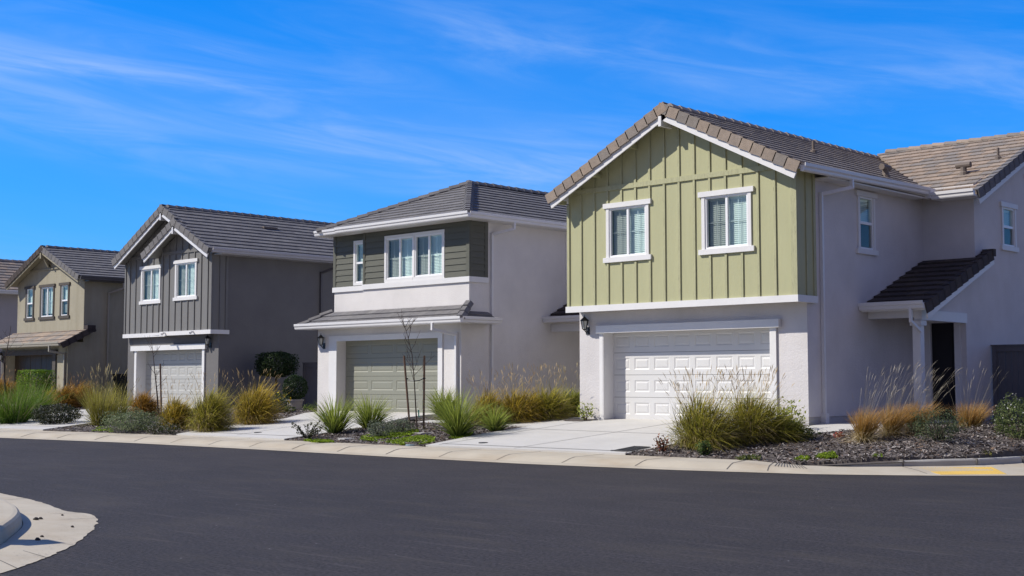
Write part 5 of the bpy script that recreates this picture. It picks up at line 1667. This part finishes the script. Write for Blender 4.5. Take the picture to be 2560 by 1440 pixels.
def sapling(u, v, pts, label, rad=.022, nb=14, tagz=None, seed=1, zf=zy, blen=.75):
    """bare young tree: pts are (du, height px) offsets of the leader"""
    p, m = G(u, v, zf)
    rg = random.Random(seed)
    t = thing('sapling_tree', p, label, 'tree', 'bare young trees')
    ax = RGT
    L = [p + ax * (du * m) + V((0, 0, hp * m)) for du, hp in pts]
    mb = MB(); n = len(L)
    mb.tube(L, [max(rad * (1 - .85 * i / (n - 1)), .004) for i in range(n)], 7)
    mb.build('trunk', 'bark', t)
    for k in range(nb):
        i = rg.uniform(.35, .92) * (n - 1)
        a = L[int(i)].lerp(L[int(i) + 1], i % 1)
        an = rg.uniform(0, 6.28)
        ln = blen * rg.uniform(.35, 1.0) * (1.15 - i / (n - 1) * .5)
        d = V((math.cos(an), math.sin(an), rg.uniform(.5, 1.3))).normalized()
        b = a + d * ln * .55 + V((0, 0, .03)); c = a + d * ln + V((rg.uniform(-.05, .05), rg.uniform(-.05, .05), .10))
        mb = MB()
        mb.tube([a, b, c], [.0075, .005, .003], 4)
        for j in range(2):
            e = b.lerp(c, rg.random()) if j else b
            mb.tube([e, e + V((rg.uniform(-.1, .1), rg.uniform(-.1, .1), rg.uniform(.08, .22)))], [.004, .0025], 4)
        mb.build('branch', 'bark', t)
    if tagz:
        mb = MB(); q = p + V((0, 0, tagz * m)) + ax * .03
        mb.beam(q, q + V((.01, 0, -.16)), .04, .004, (0, 1, 0)); mb.build('nursery_tag', 'tag_green', t)
    return p, m
sp, sm = sapling(1043, 1077, [(0, 0), (-4, 60), (-8, 125), (-14, 190), (-26, 240), (-42, 290)], 'bare staked sapling in front of the olive garage door', .02, 17, 52, 3)
def stake(u0, v0, u1, hpx, label, g='wooden tree stakes', tie=None):
    p, m = G(u0, v0)
    q = p + RGT * ((u1 - u0) * m) + V((0, 0, hpx * m))
    mb = MB()
    mb.tube([p - V((0, 0, .1)), q, q + V((0, 0, .008))], [.026, .026, .02], 10)
    o = mb.build('tree_stake', 'stake_wood')
    origin_to(o, p)
    return tag(o, label, 'stake', g)
s1 = stake(1026, 1076, 1009, 186, 'leaning brown stake left of the bare sapling by the olive garage')
s2 = stake(1059, 1076, 1060, 186, 'upright brown stake right of the bare sapling by the olive garage')
for (ua, va), s_, k in (((1016, 948), s1, -1), ((1060, 944), s2, 1)):
    a = s_.location + RGT * ((ua - (1026 if k < 0 else 1059)) * sm) + V((0, 0, 130 * sm)); b = sp + RGT * (-8 * sm) + V((0, 0, 124 * sm))
    mb = MB(); mb.tube([a + FWD * .03, a.lerp(b, .5) - V((0, 0, .02)), b], .012, 6); mb.tube([a + V((0, 0, -.012)), a + V((0, 0, .012))], .034, 10)
    o = mb.build('tree_tie', 'black_metal', s_)
grass(1222, 1062, 80, 108, 'amber', 'amber plumed grass clump at the left end of the row by the off-white wall', 125, 60, group='plumed grasses along the off-white wall', dens=1.2)
grass(1300, 1057, 78, 120, 'amber', 'golden green plumed grass clump second from left, off-white wall', 130, 70, group='plumed grasses along the off-white wall', dens=1.3)
grass(1372, 1051, 78, 116, 'mound', 'golden green plumed grass clump third from left along the off-white wall', 128, 60, group='plumed grasses along the off-white wall', dens=1.3)
grass(1428, 1045, 68, 84, 'green', 'dark green plumed grass clump beside the white garage pier', 122, 34, group='plumed grasses along the off-white wall', dens=1.2)

# ------------------------------------------------------------------ bed in front of the charcoal house
DB = 'grasses before the charcoal house'
grass(252, 1064, 86, 104, 'tall', 'tall upright golden grass with pale spikes left of the charcoal house garage', 132, 46, group=DB, dens=1.5)
grass(296, 1050, 66, 74, 'tall', 'upright golden grass half hidden behind the grey-green bush', 112, 22, group=DB)
grass(358, 1040, 56, 92, 'rust', 'orange-topped grass mound left of the thin sapling by the charcoal garage', 84, 12, group=DB)
grass(440, 1073, 74, 92, 'amber', 'round amber grass mound in front of the grey garage door', 116, 40, group=DB, dens=1.3)
grass(524, 1080, 98, 112, 'mound', 'large olive grass mound in front of the charcoal garage pier', 138, 60, group=DB, dens=1.5)
grass(636, 1062, 92, 116, 'amber', 'large brownish plumed grass mound nearest the olive garage driveway', 128, 60, group=DB, dens=1.5)
shrub(330, 1080, 58, 150, 'wide low grey-green bush at the kerb before the charcoal house', [(.15, .19, .085), (.20, .24, .115), (.10, .135, .06), (.26, .30, .16)], 4600, .03, asp=.3, lump=.35)
for (u, v, h, w_, lb) in ((385, 1086, 30, 62, 'low dark plant with glossy pale leaves left of another on the kerb bed'), (425, 1086, 28, 58, 'low dark plant with glossy pale leaves at the foot of the amber mound')):
    shrub(u, v, h, w_, lb, [(.05, .075, .02), (.075, .09, .028), (.04, .055, .018), (.045, .06, .02), (.38, .38, .34), (.04, .05, .018)], 420, .022, lump=.4)
shrub(697, 1034, 54, 66, 'green bush dotted with yellow flowers beside the potted ball', [(.03, .055, .02), (.05, .08, .02), (.07, .11, .03)], 800, .032, flowers=((.78, .62, .03), 26, .03))
for (u, v, h, w_, lb) in ((722, 1031, 18, 34, 'small leafy green plant in front of the round pot'), (770, 1029, 17, 34, 'small leafy green plant by the left pier of the olive garage')):
    shrub(u, v, h, w_, lb, [(.10, .15, .03), (.07, .10, .025), (.14, .19, .05)], 160, .032, stems=False)
# clipped ball in a pot
def potted():
    p, m = G(737, 1026)
    t = thing('potted_plant', p, 'clipped round bush in a grey pot against the charcoal wall', 'plant')
    mb = MB()
    mb.lathe(p.x, p.y, [(0, p.z + .0), (.20, p.z + .0), (.26, p.z + .30), (.285, p.z + .305), (.285, p.z + .35), (.25, p.z + .35), (.24, p.z + .30), (0, p.z + .30)], 20)
    mb.build('pot', 'pot', t, smooth=False)
    f = Fol(); q, c = leafcloud(rs_(), (p.x, p.y, p.z + .72), (.40, .40, .42), 3600, .03, [(.012, .028, .009), (.022, .045, .014), (.035, .065, .02)], shell=.7, lump=.06)
    f.add(q, c); f.build('foliage', t)
potted()
def lollipop():
    p, m = G(690, 1022)
    k = m
    t = thing('topiary_tree', p, 'clipped lollipop tree with flattened round crown against the charcoal wall', 'tree')
    mb = MB()
    z0 = p.z
    c = V((p.x - .02, p.y, z0 + (1022 - 911) * k))
    rx, rz = 50 * k, 33 * k
    mb.tube([p, p + V((.01, 0, .4)), V((c.x, c.y, c.z - rz * .55))], [.045, .04, .032], 8)
    for a in range(6):
        an = a * 1.05
        mb.tube([V((c.x, c.y, c.z - rz * .95)), c + V((math.cos(an) * rx * .6, math.sin(an) * rx * .6, 0))], [.02, .008], 5)
    mb.build('trunk', 'bark', t)
    f = Fol(); q, cc = leafcloud(rs_(), c, (rx, rx, rz), 5200, .045, [(.015, .032, .010), (.025, .048, .014), (.04, .07, .022), (.06, .09, .035)], shell=.62, lump=.08, boxy=.45, asp=.4)
    f.add(q, cc); f.build('crown', t)
lollipop()
sapling(395, 1048, [(0, 0), (-2, 50), (-8, 100), (-14, 150), (-20, 195)], 'thin bare sapling in front of the grey garage door', .03, 10, None, 8, blen=.7)
stake(404, 1046, 398, 136, 'dark wooden stake beside the thin sapling at the grey garage door')

# ------------------------------------------------------------------ bed in front of the tan house
EB = 'grasses before the tan house'
grass(34, 1060, 92, 130, 'lush', 'bright green grass clump at the left edge by the pavement', 0, 0, group=EB, dens=1.3)
grass(80, 1048, 92, 108, 'lush', 'tall green grass clump in front of the clipped hedge', 110, 30, group=EB, dens=1.3)
grass(8, 1012, 62, 74, 'rust', 'reddish dry grass clump at the far left edge', 90, 20, group=EB)
grass(126, 1020, 44, 56, 'amber', 'small yellow-orange grass mound right of the clipped hedge', 0, 0, group=EB)
grass(163, 1022, 56, 66, 'rust', 'rust-coloured grass mound behind the low dark shrub', 74, 14, group=EB)
grass(200, 1018, 60, 76, 'rust', 'tallest rust-coloured grass mound left of the golden spikes', 80, 18, group=EB)
shrub(142, 1061, 52, 128, 'low dark shrub with glossy leaves overhanging the left driveway', [(.035, .045, .016), (.045, .055, .02), (.025, .032, .014), (.03, .04, .015), (.045, .05, .02), (.03, .035, .014), (.035, .04, .016), (.04, .05, .018), (.20, .20, .19)], 5200, .028, lump=.2, shell=.5)
def hedge():
    p, m = G(88, 1016)
    t = thing('hedge', p, 'clipped square green hedge in front of the brown garage door', 'hedge')
    h = 90 * m
    w2 = 50 * m
    rs = rs_()
    f = Fol()
    q, c = leafcloud(rs, (p.x, p.y, p.z + h / 2), (w2 * 1.12, w2 * .62, h * .56), 13000, .03, [(.12, .21, .012), (.17, .29, .018), (.07, .13, .012), (.25, .37, .025)], shell=.82, lump=.02, boxy=.95)
    f.add(q, c); f.build('foliage', t)
hedge()
sapling(14, 1020, [(0, 0), (-4, 70), (-7, 110), (2, 160), (8, 205)], 'bare young tree at the far left edge beside the brown garage', .04, 9, None, 12, blen=1.0)
shrub(300, 1000, 78, 46, 'dark bush in the gap between the tan and charcoal houses', [(.012, .02, .010), (.02, .03, .014), (.03, .045, .02)], 900, .05)

# ------------------------------------------------------------------ fences and gates
def board_fence(x0, x1, y, z0, z1, label, name='fence', cat='fence', nb=8, cap=True, mt='fence_paint'):
    t = thing(name, (x0, y, z0), label, cat)
    mb = MB(); wdt = (x1 - x0) / nb
    for i in range(nb): mb.box(x0 + i * wdt + .004, x0 + (i + 1) * wdt - .004, y, y + .02, z0 + .04, z1 - .05)
    mb.build('board_panel', mt, t)
    for xx in (x0, x1 - .10):
        mb = MB(); mb.box(xx, xx + .10, y - .04, y - .001, z0, z1 - .025); mb.build('post', mt, t)
    mb = MB(); mb.box(x0 + .101, x1 - .101, y - .03, y - .001, z1 - .16, z1 - .027); mb.build('rail', mt, t)
    if cap:
        mb = MB(); mb.box(x0 - .02, x1 + .02, y - .06, y + .05, z1 - .024, z1); mb.build('cap_rail', mt, t)
    return t
board_fence(-13.19, -9.9, 29.9, .58, 2.37, 'tall dark grey board fence beside the porch at the right edge', nb=22)
g_ = board_fence(-35.9, -32.06, 27.0, .55, 2.16, 'grey board gate between the charcoal and off-white houses', 'gate', 'gate', 20)
mb = MB(); mb.box(-34.9, -34.86, 26.93, 26.96, 1.2, 1.5); mb.build('latch', 'black_metal', g_)
def railing():
    t = thing('railing', (-46.3, 27.0, .55), 'low dark metal railing between the tan and charcoal houses', 'railing')
    mb = MB()
    mb.box(-48.65, -44.0, 26.98, 27.02, 1.78, 1.83); mb.box(-48.65, -44.0, 26.98, 27.02, .70, .74); mb.build('rail', 'black_metal', t)
    mb = MB()
    x = -48.6
    while x < -44.0:
        mb.box(x, x + .09, 26.985, 27.015, .74, 1.78); x += .14
    mb.build('slat', 'black_metal', t)
railing()

# ------------------------------------------------------------------ covers, stones, tactile pad
def cover(u, v, r, label, name='drain_cover', lift=.04):
    p, m = G(u, v)
    mb = MB()
    mb.lathe(p.x, p.y, [(0, 0 + p.z + lift + .006), (r * .8, p.z + lift + .006), (r * .82, p.z + lift + .003), (r, p.z + lift + .004), (r, p.z + lift - .02)], 20)
    o = mb.build(name, 'iron'); origin_to(o, p)
    return tag(o, label, 'cover', 'round covers in the driveways')
cover(645, 1085, .10, 'small round iron cover in the driveway of the olive garage')
cover(1208, 1111, .10, 'small round iron cover in the driveway of the white garage')
cover(1535, 1131, .07, 'smallest round cover at the kerb end of the white garage driveway')
def meter_lid():
    p = V((-15.76, 19.62, 0)); p.z = zy(p.x, p.y)
    t = thing('meter_box_lid', p, 'dark ribbed oblong utility lid in the driveway corner', 'utility lid')
    zf = lambda x, y: zy(x, y) + .042
    pts = []
    for a in range(32):
        an = 2 * math.pi * a / 32
        c, s_ = math.cos(an), math.sin(an)
        pts.append((p.x + .23 * math.copysign(abs(c) ** .45, c), p.y + .38 * math.copysign(abs(s_) ** .45, s_)))
    mb = MB(); mb.solid([(x, y, zf(x, y) - .03) for x, y in pts], [(x, y, zf(x, y)) for x, y in pts]); mb.build('lid', 'cover_grey', t)
    mb = MB()
    for i in range(10):
        x = p.x - .18 + .36 * i / 9
        a, b = (x, p.y - .31), (x, p.y + .31)
        mb.beam((*a, zf(*a) + .003), (*b, zf(*b) + .003), .02, .012)
    mb.build('rib', 'iron', t)
meter_lid()
def flat_stone(u, v, a, b, rot, label):
    p, m = G(u, v)
    mb = MB(); rg = random.Random(int(u))
    c, s_ = math.cos(rot), math.sin(rot)
    z = p.z + .035
    lp = []
    for k in range(10):
        an = 2 * math.pi * k / 10; r = rg.uniform(.85, 1.1)
        x, y = math.cos(an) * a * r, math.sin(an) * b * r
        lp.append((p.x + x * c - y * s_, p.y + x * s_ + y * c))
    mb.solid([(x, y, z - .06) for x, y in lp], [(x, y, z) for x, y in lp])
    o = mb.build('stepping_stone', 'stone_flag'); origin_to(o, p)
    tag(o, label, 'stone', 'stepping stones in the middle bed')
flat_stone(1058, 1085, .30, .24, .3, 'flat grey stone in the mulch right of the tree stakes')
flat_stone(872, 1099, .24, .22, .8, 'pale flat stone near the kerb below the left sword leaves')
cv = MB(); pcv, _ = G(1030, 1114); cv.lathe(pcv.x, pcv.y, [(0, pcv.z + .028), (.13, pcv.z + .028), (.14, pcv.z + .02), (.14, pcv.z - .02)], 18)
mat('cover_blue', (.20, .27, .30), .6, .1, 6)
tag(origin_to(cv.build('irrigation_cover', 'cover_blue'), pcv), 'small bluish round lid at the kerb edge of the middle bed', 'cover')
def tactile():
    A = [V(p) for p in ((-10.44, 20.62, 0), (-9.62, 21.66, 0), (-8.98, 20.78, 0), (-9.72, 19.98, 0))]
    zf = lambda p: .006 + .05 * min(1, max(0, ((p - A[3]).dot(V((-.58, .55, 0)).normalized())) / 1.1)) + .012
    t = thing('tactile_paving', A[0].lerp(A[2], .5), 'yellow tactile paving pad with raised dots on the corner ramp', 'tactile paving')
    mb = MB()
    up = [V((p.x, p.y, zf(p))) for p in A]
    mb.solid([p - V((0, 0, .03)) for p in up], up); mb.build('pad', 'tactile', t)
    mb = MB()
    for i in range(20):
        for j in range(14):
            a = A[0].lerp(A[1], (i + .5) / 20); b = A[3].lerp(A[2], (i + .5) / 20)
            p = a.lerp(b, (j + .5) / 14)
            z = zf(p)
            mb.solid([(p.x + .016 * math.cos(k * 1.047), p.y + .016 * math.sin(k * 1.047), z - .002) for k in range(6)], [(p.x + .009 * math.cos(k * 1.047), p.y + .009 * math.sin(k * 1.047), z + .008) for k in range(6)])
    o = mb.build('dot', 'tactile', t); o['kind'] = 'stuff'
tactile()

# ------------------------------------------------------------------ the kerbed corner at the lower left
def island():
    outer = [(-60, 4.6), (-30, 7.4), (-20, 8.1), (-17.1, 7.95), (-15.6, 7.72), (-14.35, 7.42), (-13.75, 7.40), (-13.05, 7.10), (-12.22, 6.58), (-11.18, 5.80), (-10.62, 5.26), (-10.1, 4.7), (-9.6, 3.8), (-9.4, 2.4), (-9.4, -20)]
    base = [(-60, 3.9), (-30, 6.8), (-20, 7.4), (-17, 7.3), (-15.5, 7.1), (-14.6, 6.87), (-13.95, 6.66), (-13.3, 6.39), (-12.8, 6.12), (-12.2, 5.74), (-11.69, 5.40), (-11.25, 4.95), (-10.95, 4.2), (-10.8, 2.4), (-10.8, -20)]
    rng = random.Random(2)
    def dense(P, k=14):
        out = []
        for i in range(len(P) - 1):
            p0, p1, p2, p3 = P[max(i - 1, 0)], P[i], P[i + 1], P[min(i + 2, len(P) - 1)]
            l1 = math.dist(p1, p2)
            m1 = [(p2[j] - p0[j]) / max(math.dist(p0, p1) + l1, 1e-6) * l1 for j in (0, 1)]
            m2 = [(p3[j] - p1[j]) / max(l1 + math.dist(p2, p3), 1e-6) * l1 for j in (0, 1)]
            for q in range(k):
                t = q / k
                h = (2 * t ** 3 - 3 * t ** 2 + 1, t ** 3 - 2 * t ** 2 + t, -2 * t ** 3 + 3 * t ** 2, t ** 3 - t ** 2)
                out.append(tuple(h[0] * p1[j] + h[1] * m1[j] + h[2] * p2[j] + h[3] * m2[j] for j in (0, 1)))
        return out + [P[-1]]
    o_, b_ = dense(outer), dense(base)
    jag = [(x + .025 * mnoise.noise(V((x * 4, y * 4, 0))) + rng.uniform(-.008, .008), y + .03 * mnoise.noise(V((x * 4, y * 4, 7))) + rng.uniform(-.008, .008)) for x, y in o_]
    mb = MB()
    for i in range(len(o_) - 1):
        mb.face([(*jag[i], .006), (*jag[i + 1], .006), (*b_[i + 1], .02), (*b_[i], .02)])
    struct(mb.build('gutter_pan', 'concrete_tan'))
    mb = MB()
    for i in (20, 50, 78, 92, 110, 124, 138, 150, 165):
        a, b = V((*b_[i], .016)), V((*jag[i], .010))
        d = V((.008, .004, 0)); mb.face([a - d, a + d, b + d, b - d])
    struct(mb.build('pavement_joints', 'joint'))
    mb = MB()
    prev = None
    n = len(b_)
    inner = []
    for i, p in enumerate(b_):
        a, c = V((*b_[max(i - 1, 0)], 0)), V((*b_[min(i + 1, n - 1)], 0))
        d = (c - a).normalized(); nr = V((d.y, -d.x, 0))
        p = V((*p, 0))
        lp = [p + V((0, 0, -.03)), p + nr * .02 + V((0, 0, .09)), p + nr * .035 + V((0, 0, .128)), p + nr * .06 + V((0, 0, .148)), p + nr * .10 + V((0, 0, .153)), p + nr * .40 + V((0, 0, .156)), p + nr * .40 + V((0, 0, -.03))]
        inner.append(p + nr * .412)
        if prev:
            for k in range(6): mb.face([prev[k], lp[k], lp[k + 1], prev[k + 1]])
        prev = lp
    struct(mb.build('kerb', 'concrete_tan', smooth=True))
    mb = MB()
    far = [V((-60, -20, 0))]
    for i in range(n - 1): mb.face([(inner[i].x, inner[i].y, .150), (inner[i + 1].x, inner[i + 1].y, .150), (-40, -20, .150)] if True else [])
    struct(mb.build('pavement', 'concrete_tan'))
    mb = MB()                                                                   # dark gap between kerb and slab
    for i in range(n - 1): mb.face([(inner[i].x, inner[i].y, .1535), (inner[i + 1].x, inner[i + 1].y, .1535), (inner[i + 1].x - .012, inner[i + 1].y - .010, .1535), (inner[i].x - .012, inner[i].y - .010, .1535)])
    struct(mb.build('pavement_joints', 'joint'))
    # lumps of asphalt crumbled onto the pan
    rg = random.Random(9)
    def lump(u, v, sx_, label):
        p, m = G(u, v, .012)
        mb = MB()
        ring = lambda z, k: [p + V((math.cos(a * 1.047) * sx_ * k * rg.uniform(.7, 1.2), math.sin(a * 1.047) * sx_ * .6 * k * rg.uniform(.7, 1.2), z)) for a in range(6)]
        mb.solid(ring(-.004, 1), ring(sx_ * .45, 1.05)); mb.solid(ring(sx_ * .45, 1.0), ring(sx_ * .8, .5))
        o = mb.build('asphalt_lump', 'asphalt'); origin_to(o, p)
        tag(o, label, 'debris', 'asphalt lumps on the gutter pan')
    lump(90, 1301, .042, 'largest black asphalt lump on the pale gutter pan')
    lump(101, 1299, .034, 'black asphalt lump touching the largest one on the gutter pan')
    lump(156, 1289, .020, 'black asphalt crumb near the far edge of the gutter pan')
    lump(181, 1318, .022, 'black asphalt lump near the curved tip of the gutter pan')
    lump(105, 1343, .024, 'black asphalt lump near the shadow strip on the gutter pan')
    lump(94, 1351, .034, 'flat black asphalt lump just above the shadow strip on the pan')
    f = Fol(); rs = rs_()
    n = 260
    t_ = rs.uniform(0, 1, n) ** 1.0
    ii = rs.integers(70, 150, n); k = np.clip(1 - np.abs(rs.normal(size=n)) * .35, .02, 1)
    c = np.array([[b_[i][0] + (o_[i][0] - b_[i][0]) * kk, b_[i][1] + (o_[i][1] - b_[i][1]) * kk, .014] for i, kk in zip(ii, k)])
    s_ = rs.uniform(.0015, .0065, (n, 1))
    e1 = np.array([[1, 0, .3]]); e2 = np.array([[0, 1, .5]])
    f.add(np.stack([c - e1 * s_, c - e2 * s_, c + e1 * s_ + [0, 0, .004], c + e2 * s_ + [0, 0, .006]], 1), np.full((n, 3), .03))
    o = f.build('asphalt_crumbs', None, 'chips'); o['kind'] = 'stuff'
    # the cabinet out of frame whose shadow falls across the pan
    t = thing('utility_cabinet', (-12.72, 4.72, .15), 'grey utility cabinet on the corner just outside the left edge', 'cabinet')
    mb = MB(); mb.box(-12.87, -12.57, 4.57, 4.87, .15, 1.28); mb.build('body', 'fence_paint', t)
    mb = MB(); mb.box(-12.89, -12.55, 4.55, 4.89, 1.28, 1.32); mb.build('lid', 'fence_paint', t)
island()
